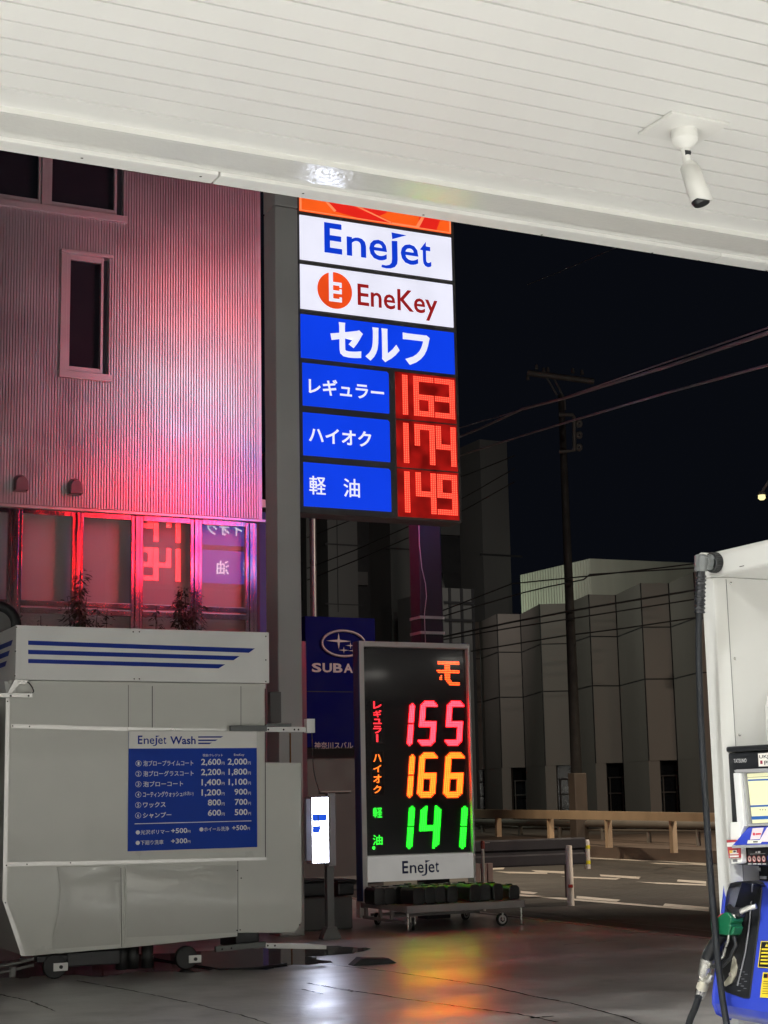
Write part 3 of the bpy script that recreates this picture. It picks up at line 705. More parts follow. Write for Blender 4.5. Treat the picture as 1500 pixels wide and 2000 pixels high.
for i, (w_, xr, p1, p2) in enumerate(rows):
    yc = 446 + i * 100.2
    mb.ring(Wf, A(200), Z(yc), 28 * BW / 1250, 28 * BH / 1150, .0035, d, 28)
    mb.text(Wf, str(i + 1), A(191), A(209), Z(yc + 17), Z(yc - 17), d, .02)
    mb.text(Wf, w_, A(245), A(xr), Z(yc + 27), Z(yc - 27), d, .018)
    if i == 3: mb.text(Wf, '(水洗い)', A(628), A(727), Z(yc + 22), Z(yc - 22), d, .01)
    for xe, p in ((998, p1), (1260, p2)):
        dy = -10
        mb.text(Wf, p, A(xe - numw[p]), A(xe), Z(yc + dy + (42 if ',' in p else 30)), Z(yc + dy - 30), d, .02)
        mb.text(Wf, '円', A(xe + 6), A(xe + 34), Z(yc + 22), Z(yc - 8), d, .01)
mb.text(Wf, '現金/クレジット', A(817), A(1016), Z(385), Z(358), d, .01); mb.text(Wf, 'EneKey', A(1127), A(1230), Z(386), Z(358), d, .01)
mb.fbox(Wf, A(168), A(1298), Z(1029), Z(1022), .0121, .0142)
def opt(x, y, w_, xr, p, xp, xe):
    mb.disc(Wf, A(x + 20), Z(y), 20 * BW / 1250, 20 * BH / 1150, d, 20); mb.text(Wf, w_, A(x + 46), A(xr), Z(y + 22), Z(y - 22), d, .015)
    mb.text(Wf, p, A(xp), A(xe), Z(y + 18), Z(y - 30), d, .018); mb.text(Wf, '円', A(xe + 4), A(xe + 30), Z(y + 18), Z(y - 8), d, .01)
opt(178, 1108, '光沢ポリマー', 495, '+500', 513, 668); opt(785, 1096, 'ホイール洗浄', 1076, '+500', 1106, 1252); opt(178, 1207, '下廻り洗車', 440, '+300', 513, 668)
mb.build('board_lettering', btext, bd)
# arms, box, bracket
armg = pm('grey arm', (.13, .14, .135), .5)
mb = MB(); a0, b1 = Wf.uv(449, 1417, .03); a1, b0 = Wf.uv(520, 1428, .03); mb.fbox(Wf, a0, a1, b0, b1, .013, .055)
a0, b1 = Wf.uv(518, 1413); a1, b0 = Wf.uv(568, 1419); mb.fbox(Wf, a0, a1, b0, b1, -.03, .02); mb.build('upper_arm', armg, wash, bevel=.003)
mb = MB(); a0, b1 = Wf.uv(518.5, 1420, .03); a1, b0 = Wf.uv(598, 1429.5, .03); mb.fbox(Wf, a0 + .002, a1, b0, b1, .015, .045); mb.build('bracket', wwhite, wash, bevel=.003)
mb = MB()
for u in (524, 554, 575, 583): a, b = Wf.uv(u, 1425, .046); mb.disc(Wf, a, b, .009, .009, .046, 12)
mb.build('bracket_holes', darkgap, wash)
mb = MB(); a0, b1 = Wf.uv(597.5, 1404, .05); a1, b0 = Wf.uv(614, 1431, .05); mb.fbox(Wf, a0, a1, b0, b1, .0, .07); sb_ = mb.build('sensor_box', wwhite, wash, bevel=.004)
mb = MB(); mb.tube([Wf.P(*Wf.uv(u, v, .03), .03) for u, v in ((609, 1430), (610, 1455), (611, 1480), (613, 1505), (617, 1525), (624, 1545))], .006, 6); mb.build('sensor_cable', black, sb_)
mb = MB(); lf = .12
P = [Wf.uv(u, v, lf) for u, v in ((422, 1849), (520, 1839), (520, 1850), (422, 1860))]; mb.fpoly(Wf, P, lf - .05, lf); mb.build('lower_arm', armg, wash, bevel=.003)
mb = MB(); P = [Wf.uv(u, v, lf) for u, v in ((519, 1842), (600, 1843), (637, 1846), (637, 1854), (519, 1852))]; mb.fpoly(Wf, P, lf - .06, lf + .01)
mb.build('lower_bracket', wwhite, wash, bevel=.003)
mb = MB()
for u, v in ((434, 1854), (452, 1852), (523, 1847), (537, 1847)): a, b = Wf.uv(u, v, lf + .012); mb.disc(Wf, a, b, .009, .009, lf + .0122, 12)
mb.build('arm_holes', darkgap, wash)
# corner hood and bar at the left end
mb = MB(); mb.fpoly(Wf, [Wf.uv(u, v) for u, v in ((25, 1329), (52, 1330), (47, 1337), (34, 1337), (20, 1355), (11, 1355))], .001, .07)
mb.build('corner_bracket', alu, wash)
mb = MB(); a0, b1 = Wf.uv(-40, 1353, .05); a1, b0 = Wf.uv(63, 1363, .05); mb.fbox(Wf, a0, a1, b0, b1, .03, .075); mb.build('corner_bar', alu, wash, bevel=.003)
mb = MB()
for u in (21, 56): a, b = Wf.uv(u, 1359, .076); mb.disc(Wf, a, b, .010, .010, .0762, 12)
mb.build('bar_bolts', darkgap, wash)
mb = MB(); mb.tube([Wf.P(*Wf.uv(u, v, .06), .06) for u, v in ((30, 1329), (48, 1329), (57, 1334), (63, 1342), (66, 1350), (62, 1357))], .006, 6); mb.build('corner_cable', black, wash)
HLs = Frame((wx0 - .02, 0, 0), -AY, AZ)
mb = MB(); mb.fpoly(HLs, [(-14.18, zh0 - .01), (-15.4, zh0 - .01), (-15.4, zh0 - .12), (-14.1, zh0 - .12)], -.03, .06); mb.build('end_hood', wwhite, wash, bevel=.004)
mb = MB(); mb.box(wx0 - .32, wx0 - .12, WY + .12, WY + 1.1, .5, zh0 - .25); mb.build('end_cover', pm('end cover', (.20, .20, .19), .5), wash, bevel=.01)
mb = MB(); a, b = Wf.uv(45, 1219); mb.fpoly(Wf, [(a, zh1 - .001), (a + .062, zh1 - .001), (a + .062, zh1 + .024), (a + .05, zh1 + .026)], -.16, -.12); mb.build('top_tab', wwhite, wash)
# wheels and under-gear
def wheel(u, v, r, plate):
    a, b = Wf.uv(u, v, .0)
    mb = MB(); mb.tube([Wf.P(a, r, -.10), Wf.P(a, r, -.095), Wf.P(a, r, -.045), Wf.P(a, r, -.04)], [r * .9, r, r, r * .9], 24, smooth=True); w = mb.build('wheel', rubber, wash)
    MB().fbox(Wf, *plate, -.036, -.022).build('wheel_plate', wwhite, w, bevel=.002)
    mb = MB(); mb.tube([Wf.P((plate[0] + plate[1]) / 2, (plate[2] + plate[3]) / 2, -.022), Wf.P((plate[0] + plate[1]) / 2, (plate[2] + plate[3]) / 2, -.006)], .016, 10); mb.build('axle_nut', black, w)
for (u, v), (pu0, pv0, pu1, pv1) in (((110, 1888), (106, 1882, 134, 1896)), ((368, 1878), (371, 1867, 395, 1880))):
    a0, b1 = Wf.uv(pu0, pv0); a1, b0 = Wf.uv(pu1, pv1); wheel(u, v, .105, (a0, a1, b0, b1))
mb = MB(); a0, _ = Wf.uv(135, 1880); a1, _ = Wf.uv(238, 1880); mb.fbox(Wf, a0, a1, .09, .215, -.3, -.05)
a0, _ = Wf.uv(75, 1880); mb.fbox(Wf, a0, a0 + .3, .14, .2, -.2, -.06); mb.build('under_frame', black, wash, bevel=.01)
mb = MB()
for u in (248, 270, 298): a, b = Wf.uv(u, 1880); mb.tube([Wf.P(a, .03, -.16), Wf.P(a, .24, -.16)], .055, 14)
mb.build('brush_stubs', rubber, wash)
mb = MB(); a0, _ = Wf.uv(464, 1840); a1, _ = Wf.uv(512, 1840); mb.fbox(Wf, a0 + .01, a1, .16, .30, -.5, -.07); mb.build('under_box', black, wash, bevel=.01)
gp = [at(u, v, Z=.012) for u, v in ((300, 1872), (360, 1882), (430, 1893), (500, 1890), (560, 1882))]
MB().tube([Wf.P(*Wf.uv(305, 1868), -.1)] + gp, .008, 6).build('floor_cable', black, wash)
gl = [at(u, v, Y=WY - .12) for u, v in ((-30, 1893), (20, 1884), (66, 1873))]
mb = MB(); mb.tube(gl, .014, 8); mb.tube([p + AZ * -.05 for p in gl], .012, 8); mb.tube([gl[1] + AZ * -.02 + AX * .02, gl[1] + AZ * -.10 + AX * .02], .03, 10); mb.build('front_linkage', grey_steel, wash)
# black ring-shaped thing standing behind the left end
rc = at(-8, 1222, Y=16.2); mb = MB(); mb.tube([rc + Vector((.20 * math.cos(t), 0, .20 * math.sin(t))) for t in [2 * math.pi * k / 24 for k in range(25)]], .062, 10, caps=False)
ringt = thing('hose_reel', 'black ring-shaped reel peeking over the left end of the wash machine', 'reel', rc - AZ * .2)
mb.build('rim', rubber, ringt); mb = MB(); mb.tube([rc + AY * -.03, rc + AY * .05], .15, 20); mb.build('hub', grey_steel, ringt)
mb = MB(); mb.tube([Vector((rc.x, rc.y + .05, 0)), Vector((rc.x, rc.y + .05, rc.z))], .03, 8); mb.tube([rc + Vector((.18, .02, .03)), rc + Vector((.27, .02, .12))], .012, 6); mb.build('stand', grey_steel, ringt)

# ================================================================== LED PRICE DISPLAY ON ITS TROLLEY
LY = 17.6
Lf = Frame((0, LY, 0), AX, AZ)
lx0 = (Lf.uv(706, 1260)[0] + Lf.uv(704, 1700)[0]) / 2; lx1 = (Lf.uv(920.5, 1300)[0] + Lf.uv(927, 1700)[0]) / 2
lz1 = (Lf.uv(706, 1249)[1] + Lf.uv(920, 1260)[1]) / 2; lz0 = (Lf.uv(714, 1722)[1] + Lf.uv(922, 1716)[1]) / 2
led = thing('led_price_display', 'tall freestanding LED fuel price display with red, amber and green figures on a trolley', 'price display', ((lx0 + lx1) / 2, LY + .1, 0))
fra = pm('display frame', (.70, .69, .66), .4, .2, var=.05)
fw = .065
mb = MB(); mb.box(lx0, lx0 + fw, LY, LY + .16, .27, lz1); mb.box(lx1 - fw * .45, lx1, LY, LY + .16, .34, lz1); mb.box(lx0 + fw + .001, lx1 - fw * .45 - .001, LY, LY + .16, lz1 - .065, lz1 - .001)
mb.box(lx0 + fw + .001, lx1 - fw * .45 - .001, LY + .131, LY + .155, lz0 + .001, lz1 - .066)
mb.build('frame', fra, led, bevel=.006)
MB().box(lx0 - .012, lx0 - .001, LY + .002, LY + .16, .29, lz1 - .002).build('blue_side', pm('display side', (.018, .05, .17), .45), led)
scr = pm('display screen', (.010, .008, .009), .16, var=.25, scale=3, spec=.5)
zs0 = (Lf.uv(715, 1673)[1] + Lf.uv(920, 1666)[1]) / 2
px0, px1 = lx0 + fw + .003, lx1 - fw * .45 - .003
so = MB().box(px0, px1, LY + .064, LY + .10, zs0 + .01, lz1 - .07).build('screen', scr, led)
def hazy(name, w, ior, rough):
    m = bpy.data.materials.new(name); m.use_nodes = True; nt = m.node_tree; N, L = nt.nodes, nt.links; N.clear()
    out = N.new('ShaderNodeOutputMaterial'); mx = N.new('ShaderNodeMixShader'); m2 = N.new('ShaderNodeMixShader'); tr = N.new('ShaderNodeBsdfTransparent'); rf = N.new('ShaderNodeBsdfRefraction'); gl = N.new('ShaderNodeBsdfGlossy')
    tr.inputs[0].default_value = (.96, .96, .97, 1); rf.inputs['IOR'].default_value = ior; rf.inputs['Roughness'].default_value = rough; gl.inputs['Roughness'].default_value = .06
    lw = N.new('ShaderNodeLayerWeight'); pw = N.new('ShaderNodeMath'); pw.operation = 'POWER'; pw.inputs[1].default_value = 4; L.new(lw.outputs['Facing'], pw.inputs[0])
    ad = N.new('ShaderNodeMath'); ad.operation = 'MULTIPLY_ADD'; ad.use_clamp = True; ad.inputs[1].default_value = .8; ad.inputs[2].default_value = .04; L.new(pw.outputs[0], ad.inputs[0])
    tc = N.new('ShaderNodeTexCoord'); no = N.new('ShaderNodeTexNoise'); no.inputs['Scale'].default_value = 3.; L.new(tc.outputs['Object'], no.inputs[0]); mr = N.new('ShaderNodeMapRange'); mr.inputs[3].default_value = w * .7; mr.inputs[4].default_value = w * 1.3; L.new(no.outputs[0], mr.inputs[0])
    L.new(mr.outputs[0], mx.inputs[0]); L.new(tr.outputs[0], mx.inputs[1]); L.new(rf.outputs[0], mx.inputs[2]); L.new(ad.outputs[0], m2.inputs[0]); L.new(mx.outputs[0], m2.inputs[1]); L.new(gl.outputs[0], m2.inputs[2]); L.new(m2.outputs[0], out.inputs[0])
    return m
MB().quad(Lf, px0, px1, zs0 + .011, lz1 - .071, -.006).build('haze_cover', hazy('added glow haze', .11, 1.25, .6), led)  # hazy sheet added to spread a glow round the figures
def Lp(u, v): return Lf.uv(u, v, -.055)
d = -.055
red_l = em('display red', (1., .007, .011), 44., .12, 30); amb_l = em('display amber', (1., .026, .002), 34., .12, 30); grn_l = em('display green', (.006, 1., .008), 13., .12, 30); org_l = em('display orange', (1., .075, .012), 6., .12, 30)
halos = {'display red': em('module red', (1., .01, .02), .55, .2), 'display amber': em('module amber', (1., .16, .01), .50, .2), 'display green': em('module green', (.02, 1., .03), .32, .2)}  # painted glow halos, much dimmer than the dots
def digit_px(ch, u0, u1, v0, v1, m, parent=so):
    a0, b1 = Lp(u0, v0); a1, b0 = Lp(u1, v1)
    h = b1 - b0; sh = .105
    def keep(x, y, nx, ny):
        cx, cy = min(x, nx - 1 - x), min(y, ny - 1 - y)
        if ch in '1' : return not ((y in (0, ny - 1)) and x in (0, 2)) and y != ny // 2 - 0
        return cx + cy > 0 and cx + cy != 1 or (cx + cy == 1 and False)
    w_ = a1 - a0 - sh * h
    if ch == '1': led_digit(Lf, ch, a0, a0 + w_ * 1, b0, b1, 10, 24, 3, d, .70, sh, keep, (halos[m.name], parent, .9)).build('price_digit', m, parent)
    else: led_digit(Lf, ch, a0, a0 + w_, b0, b1, 10, 24, 3, d, .70, sh, keep, (halos[m.name], parent, .9)).build('price_digit', m, parent)
for ch, u0, u1 in (('1', 793, 835), ('5', 814, 857), ('5', 866, 909)): digit_px(ch, u0, u1, 1369 if ch != '1' else 1374, 1456, red_l)
for ch, u0, u1 in (('1', 793, 835), ('6', 812, 857), ('6', 863, 910)): digit_px(ch, u0, u1, 1470 if ch != '1' else 1474, 1557, amb_l)
for ch, u0, u1 in (('1', 792, 837), ('4', 815, 864), ('1', 895, 941)): digit_px(ch, u0, u1, 1575, 1656, grn_l)
red_n = em('name red', (1., .02, .03), 3.2); amb_n = em('name amber', (1., .16, .012), 2.6); grn_n = em('name green', (.03, 1., .04), 2.2)
def stack(word, m, u0, u1, vs):
    mb = MB()
    for c, (va, vb) in zip(word, vs):
        a0, b1 = Lp(u0, va); a1, b0 = Lp(u1, vb); mb.text(Lf, c, a0, a1, b0, b1, d, 0 if ord(c) >= 0x4e00 else .012)
    return mb.build('fuel_name', m, so)
stack('レギュラ', red_n, 729, 745, [(1370, 1384), (1387, 1401), (1404, 1414), (1418, 1432)])
mb = MB(); a0, b1 = Lp(735, 1434); a1, b0 = Lp(738.5, 1449); mb.quad(Lf, a0, a1, b0, b1, d); mb.build('fuel_name', red_n, so)
stack('ハイオク', amb_n, 729, 745, [(1473, 1488), (1494, 1508), (1513, 1529), (1534, 1549)])
stack('軽油', grn_n, 728, 747, [(1577, 1597), (1631, 1650)])
mb = MB(); a, b = Lp(730, 1656); mb.disc(Lf, a, b, .02, .02, d, 14); mb.build('status_dot', grn_n, so)
# outlines round the fuel names
mb = MB()
for v0, v1 in ((1368, 1452), (1467, 1554)):
    a0, b1 = Lp(724, v0); a1, b0 = Lp(751, v1); t_ = .004
    mb.quad(Lf, a0, a1, b1 - t_, b1, d - .002); mb.quad(Lf, a0, a1, b0, b0 + t_, d - .002); mb.quad(Lf, a0, a0 + t_, b0 + t_, b1 - t_, d - .002); mb.quad(Lf, a1 - t_, a1, b0 + t_, b1 - t_, d - .002)
mb.build('name_outline', pm('outline', (.05, .035, .02), .4), so)
# scrolling orange glyph, dot by dot
G = ['.################', '.################', '......####.......', '......####.......', '......####.......', 'X################', '.################', '......####.......', '...#..####.......', '..##..####.......', '..##..####.......', '.......####......', '........#########', '.........########']
mb = MB(); a0, b1 = Lp(852, 1291); a1, b0 = Lp(898, 1339); nx_, ny_ = len(G[0]), len(G)
for j, row in enumerate(G):
    for i, c in enumerate(row):
        if c == '.': continue
        pa, pb = (a1 - a0) / nx_, (b1 - b0) / ny_
        mb.quad(Lf, a0 + (i + .15) * pa, a0 + (i + .85) * pa, b1 - (j + .8) * pb, b1 - (j + .2) * pb, d)
mb.build('scrolling_text', org_l, so)
fo = MB().box(px0, px1, LY + .008, LY + .03, lz0, zs0).build('foot_panel', em('glowing foot panel', (1., .97, .91), .24, .08), led)  # panel given a dim glow of its own
mb = MB(); F0, F1 = Lf.uv(774, 1680), Lf.uv(864, 1712)
enejet(mb, Lf, lambda t: F0[0] - .03 + (F1[0] - F0[0] + .09) * t * 1.0, lambda t: F0[1] + .005 - (F0[1] - F1[1] + .0) * t, -.004); mb.build('foot_lettering', pm('foot lettering', (.02, .03, .12), .5), fo)
# trolley
TY = 16.62
T_ = Frame((0, TY, 0), AX, AZ)
tr = thing('sign_trolley', 'flat grey steel trolley on castors carrying the LED display and black weights', 'trolley', (9.2, 17.2, 0))
tx0 = T_.uv(795, 1775)[0]; tx1 = T_.uv(1025, 1770)[0]; tz1 = T_.uv(900, 1764)[1]; tz0 = tz1 - .085
trm = pm('trolley paint', (.34, .325, .315), .5, var=.15, scale=4)
TB = 17.82
mb = MB(); mb.box(tx0, tx1, TY, TY + .05, tz0, tz1); mb.box(tx0, tx0 + .05, TY + .051, TB, tz0 + .01, tz1 - .005); mb.box(tx1 - .05, tx1, TY + .051, TB, tz0, tz1); mb.box(tx0, tx1, TB, TB + .05, tz0, tz1)
mb.box(tx0 + .051, tx1 - .051, TY + .051, TB - .001, tz1 - .03, tz1 - .015)
mb.build('deck', trm, tr, bevel=.004)
mb = MB(); mb.box(tx0, tx0 + .035, TY + .06, TB, .075, .11)
for yy in (TY + .42, TY + .72, TB - .09): mb.box(tx0, tx0 + .035, yy, yy + .04, .111, tz0 + .009)
mb.box(tx0 + .1, tx1 - .2, TB - .05, TB - .01, .10, .135); mb.box(tx0 + .1, tx1 - .3, TY + .55, TY + .58, .12, .15); mb.box(tx1 - .6, tx1 - .5, TY + .6, TY + .65, .151, tz0 - .001)
mb.build('under_rail', trm, tr, bevel=.003)
mb = MB(); mb.box(tx0 - .01, tx0 + .02, TB + .055, TB + .16, .08, tz1); mb.box(tx0 + .02, tx0 + .06, TB + .055, TB + .16, .08, tz1 - .03); mb.build('rear_bracket', white, tr, bevel=.003)
for xx in (tx0 + .02, tx1 - .04):
    mb = MB(); mb.tube([Vector((xx, TY + .02, tz0)), Vector((xx, TY + .02, .05))], .014, 8); mb.tube([Vector((xx, TY + .02, .05)), Vector((xx, TY + .02, .012))], .009, 8); mb.tube([Vector((xx, TY + .02, .014)), Vector((xx, TY + .02, 0.002))], [.02, .034], 12); mb.build('foot', chrome, tr)
for xx, yy, ang in ((tx1 - .30, TY + .03, .0), (tx0 + .12, TY + .10, 1.2), (tx0 + .15, TB - .1, .7), (tx1 - .2, TB - .1, .4)):
    r_ = .073; dx, dy = math.sin(ang), math.cos(ang); ax_ = Vector((dx, -dy, 0)); ctr = Vector((xx, yy, r_))
    mb = MB(); mb.tube([ctr - ax_ * .016, ctr - ax_ * .014, ctr + ax_ * .014, ctr + ax_ * .016], [r_ * .93, r_, r_, r_ * .93], 28); w = mb.build('castor', rubber, tr)
    mb = MB(); mb.tube([ctr - ax_ * .018, ctr + ax_ * .018], r_ * .70, 24); mb.build('rim', alu, w)
    mb = MB(); mb.tube([ctr - ax_ * .0195, ctr + ax_ * .0195], r_ * .45, 6); mb.build('hub', rubber, w)
    mb = MB(); mb.tube([ctr - ax_ * .026, ctr + ax_ * .026], .016, 10); mb.tube([ctr + ax_ * .024, ctr + ax_ * .024 + AZ * .075], .012, 6); mb.tube([ctr - ax_ * .024, ctr - ax_ * .024 + AZ * .075], .012, 6); mb.build('fork', chrome, w)
# black plastic weights on the deck
wbm = pm('weight plastic', (.022, .023, .024), .42, var=.3, scale=9, bump=.1, bscale=60)
def weight(x, y, rot, L_, w_, h_, z):
    mb = MB(); n = 10; ring_ = []
    prof = [(-w_ / 2 + .02, 0), (w_ / 2 - .02, 0), (w_ / 2, .025), (w_ / 2, h_ - .03), (w_ / 2 - .03, h_), (-w_ / 2 + .03, h_), (-w_ / 2, h_ - .03), (-w_ / 2, .025)]
    f_ = Frame((x, y, z), Vector((math.cos(rot), math.sin(rot), 0)), AZ)
    mb.fpoly(f_, prof, -L_, 0); return mb, f_
wi = 0
def put_weight(x, y, rot, L_, w_, h_, lab, z=None):
    z = tz1 - .014 if z is None else z
    t = thing('weight_block', lab, 'weight', (x, y, z), 'black weights heaped on the trolley')
    mb, f_ = weight(x, y, rot, L_, w_, h_, z); mb.build('block', wbm, t, bevel=.012, seg=3)
    mb = MB(); mb.fbox(f_, -w_ * .22, w_ * .22, h_ + .0005, h_ + .014, -L_ * .62, -L_ * .38); mb.build('grip', wbm, t, bevel=.004)
pos = [('long black weight at the left front of the trolley', 816, .06, .30, .155), ('black weight standing second from the left in the front row', 840, .03, .28, .145), ('black weight standing third from the left in the front row', 862, -.02, .28, .145), ('black weight standing fourth from the left in the front row', 882, .02, .28, .145),
       ('black weight sagging over the middle of the front beam', 928, .05, .34, .15), ('black weight leaning right of the sagging one', 949, -.08, .30, .15), ('black weight second from the right end of the front row', 971, .04, .30, .14), ('lone black weight at the right end of the trolley', 1004, -.05, .28, .145)]
for i, (lab, u, rot, L_, w_) in enumerate(pos):
    p = at(u, 1745, Y=TY + .10); put_weight(p.x, TY + .07 + (i % 3) * .02, rot, L_, w_, .195 if i != 7 else .165, lab, tz1 + .002)
back = [(722, 'first'), (742, 'second'), (764, 'third'), (788, 'fourth'), (812, 'fifth'), (838, 'sixth'), (866, 'seventh'), (892, 'eighth')]
for i, (u, nm) in enumerate(back):
    yy = TY + .50 + .03 * R.random(); p = at(u + 20, 1738, Y=yy)
    put_weight(p.x, yy, R.uniform(-.08, .08), .30, .15, .20 + R.uniform(-.01, .015), 'black weight in the back row under the display, %s from the left' % nm, tz1 - .012)

# ================================================================== LIT PRICE BOX ON A POST
GY = 16.23
Gf = Frame((0, GY, 0), AX, AZ)
lb = thing('lit_price_box', 'small glaring white light box with blue bars on a dark post beside the wash machine', 'light box', at(650, 1832, Z=0))
a0, b1 = Gf.uv(609.5, 1558); a1, b0 = Gf.uv(642, 1684)
boxw = pm('light box case', (.5, .48, .46), .4)
mb = MB(); mb.fbox(Gf, a0 - .008, a1 + .008, b0 - .012, b1 + .006, -.16, -.002); lc = mb.build('case', boxw, lb, bevel=.004)
MB().quad(Gf, a0, a1, b0, b1, .001).build('lit_face', em('light box white', (.74, .80, 1.), 25., .05, 3), lb)
mb = MB()
for f0_, f1_, s1 in ((.255, .365, .95), (.435, .545, .52)):
    zt, zb = b1 - (b1 - b0) * f0_, b1 - (b1 - b0) * f1_; mb.fpoly(Gf, [(a0, zb), (a0 + (a1 - a0) * (s1 - .08), zb), (a0 + (a1 - a0) * s1, zt), (a0, zt)], .004)
mb.build('blue_bar', em('light box blue', (.01, .09, .75), .9), lb)
mb = MB()
for k in range(14):
    z = b1 - (b1 - b0) * (.06 + k * .068)
    if .25 < .06 + k * .068 < .36 or .44 < .06 + k * .068 < .54: continue
    mb.quad(Gf, a0 + .012, a1 - .02, z - .007, z + .007, .0035)
mb.build('text_line', em('light box print', (.75, .72, .70), .8), lb)
cpts = [Gf.P(*Gf.uv(u, v, .03), .03) for u, v in ((621, 1552), (621, 1585), (622, 1608), (627, 1622), (631, 1640), (629, 1660), (628, 1684))]
MB().tube(cpts, .004, 6).build('cable', black, lb)
mb = MB(); c0, d1 = Gf.uv(598, 1560); c1, d0 = Gf.uv(608.5, 1681); mb.fbox(Gf, c0, a0 - .011, d0, d1, -.06, -.01); mb.build('side_flap', pm('flap', (.42, .42, .50), .5), lb, bevel=.003)
mb = MB(); c0, d1 = Gf.uv(644, 1549); c1, d0 = Gf.uv(660, 1686); mb.fbox(Gf, a1 + .010, a1 + .10, d0 - .03, d1, -.10, -.02); mb.build('side_housing', pm('side housing', (.32, .29, .29), .5, var=.2), lb, bevel=.004)
mb = MB(); a2, _ = Gf.uv(643.5, 1760); a3, _ = Gf.uv(657, 1760); mb.fbox(Gf, a2, a3, .02, b0 - .02, -.13, -.055); mb.build('post', grey_steel, lb, bevel=.004)
mb = MB(); mb.fpoly(Gf, [(a2 - .07, 0), (a3 + .07, 0), (a3 + .07, .015), (a3 + .015, .13), (a2 - .015, .13), (a2 - .07, .015)], -.15, -.03); mb.build('post_foot', grey_steel, lb, bevel=.004)
# concrete kerb block, wheel stop and dark boxes behind the post
cb_ = MB(); p0, p1 = at(570, 1756, Y=17.4), at(689, 1756, Y=17.4); z1_ = p0.z
cb_.box(p0.x, p1.x, 17.4, 18.0, 0, z1_ ); tag(cb_.build('concrete_block', pm('dark concrete', (.10, .10, .10), .7, var=.2, bump=.2), None, bevel=.02), 'low dark concrete block behind the light box post', 'concrete block')
for i, (u0, u1, lab) in enumerate(((592, 640, 'dark plastic crate on the concrete block, left of the post'), (660, 692, 'dark plastic crate on the concrete block, next to the LED display'))):
    q0, q1 = at(u0, 1722, Y=17.55), at(u1, 1722, Y=17.55)
    t = thing('crate', lab, 'crate', ((q0.x + q1.x) / 2, 17.7, z1_))
    mb = MB(); mb.box(q0.x, q1.x, 17.55, 17.9, z1_ + .001, q0.z - .01); mb.build('body', black, t, bevel=.02)
    mb = MB(); mb.box(q0.x - .01, q1.x + .01, 17.54, 17.91, q0.z - .009, q0.z + .02); mb.build('lid', black, t, bevel=.008)
wsf = Frame((0, at(735, 1884, Z=0).y, 0), AX, AZ)
q = [wsf.uv(u, v) for u, v in ((690, 1883), (708, 1871), (760, 1871.5), (777, 1883))]; q[0] = (q[0][0], 0); q[3] = (q[3][0], 0)
mb = MB(); mb.fpoly(wsf, q, -.14, 0); tag(mb.build('wheel_stop', rubber, None, bevel=.012), 'black rubber wheel stop lying on the wet forecourt', 'wheel stop')

# ================================================================== BLUE DEALER SIGN, WALL AND POLE BEHIND
DY = 24.5
Df = Frame((0, DY, 0), AX, AZ)
a0 = (Df.uv(596, 1204)[0] + Df.uv(598.5, 1458)[0]) / 2; a1 = Df.uv(734, 1300)[0]; b1 = (Df.uv(597, 1203)[1] + Df.uv(732, 1208)[1]) / 2; b0 = Df.uv(650, 1459.5)[1]
ds = thing('dealer_sign', 'unlit dark blue car dealer sign with oval star emblem beside the LED display', 'sign', ((a0 + a1) / 2, DY + .1, 0))
MB().fbox(Df, a0, a1, b0, b1, -.25, 0).build('panel', pm('dealer blue', (.003, .004, .060), .8, var=.08, spec=.05), ds, bevel=.01)
silver = pm('dealer silver', (.24, .20, .23), .5, .2)
cx_, cy_ = Df.uv(670, 1257); rx = Df.uv(670, 1257)[0] - Df.uv(628, 1257)[0]; ry = Df.uv(650, 1232)[1] - Df.uv(650, 1282)[1]; ry *= .5
mb = MB(); mb.tube([Df.P(cx_ + rx * math.cos(t), cy_ + ry * math.sin(t), .02) for t in [2 * math.pi * k / 48 for k in range(49)]], .022, 8, caps=False); mb.build('emblem_oval', silver, ds)
mb = MB()
def star(u, v, w, h):
    a, b = Df.uv(u, v); s_ = 3.6
    k = 1 / (3100 / (at(u, v, Y=DY) - EYE).length)
    w *= k; h *= k; P = []
    for j in range(4):
        e_ = [(w, 0), (0, h), (-w, 0), (0, -h)][j]; n_ = [(.14, .14), (-.14, .14), (-.14, -.14), (.14, -.14)][j]
        P += [(a + e_[0], b + e_[1]), (a + n_[0] * h * 1.1, b + n_[1] * h * 1.1)]
    c = (a, b); s_.__class__
    for j in range(8): mb.fpoly(Df, [c, P[j], P[(j + 1) % 8]], .012)
star(661, 1252, 27, 16); star(684, 1261, 11, 7); star(671, 1270, 12, 7); star(689, 1271, 10, 7); star(702, 1258, 11, 7); star(705, 1268, 10, 6)
mb.build('emblem_stars', silver, ds)
mb = MB(); u0 = Df.uv(609, 1306); 
e0, e1 = Df.uv(609, 1314)[0], Df.uv(690, 1314)[0]; zt, zb = Df.uv(650, 1295.5)[1], Df.uv(650, 1313.5)[1]
LW = (e1 - e0) / 4
for i, c in enumerate('SUBARU'):
    mb.text(Df, c, e0 + i * LW * 1.02, e0 + i * LW * 1.02 + LW * .9, zb, zt, .006, .03)
mb.build('name_lettering', silver, ds)
mb = MB(); e0, e1 = Df.uv(614, 1455)[0], Df.uv(689, 1455)[0]; mb.text(Df, '神奈川スバル', e0, e1, Df.uv(650, 1463)[1], Df.uv(650, 1449)[1], .006, .012); mb.build('lower_lettering', silver, ds)
mb = MB(); q0 = Df.uv(650, 1351)[1]; mb.fbox(Df, a0, a1, q0 - .006, q0 + .006, 0, .003); mb.build('panel_joint', darkgap, ds)
wl = thing('dealer_wall', 'dark grey wall below and behind the blue dealer sign', 'wall', (12, DY + .5, 0))
dwm = pm('dealer wall paint', (.05, .048, .05), .7, var=.12, bump=.05)
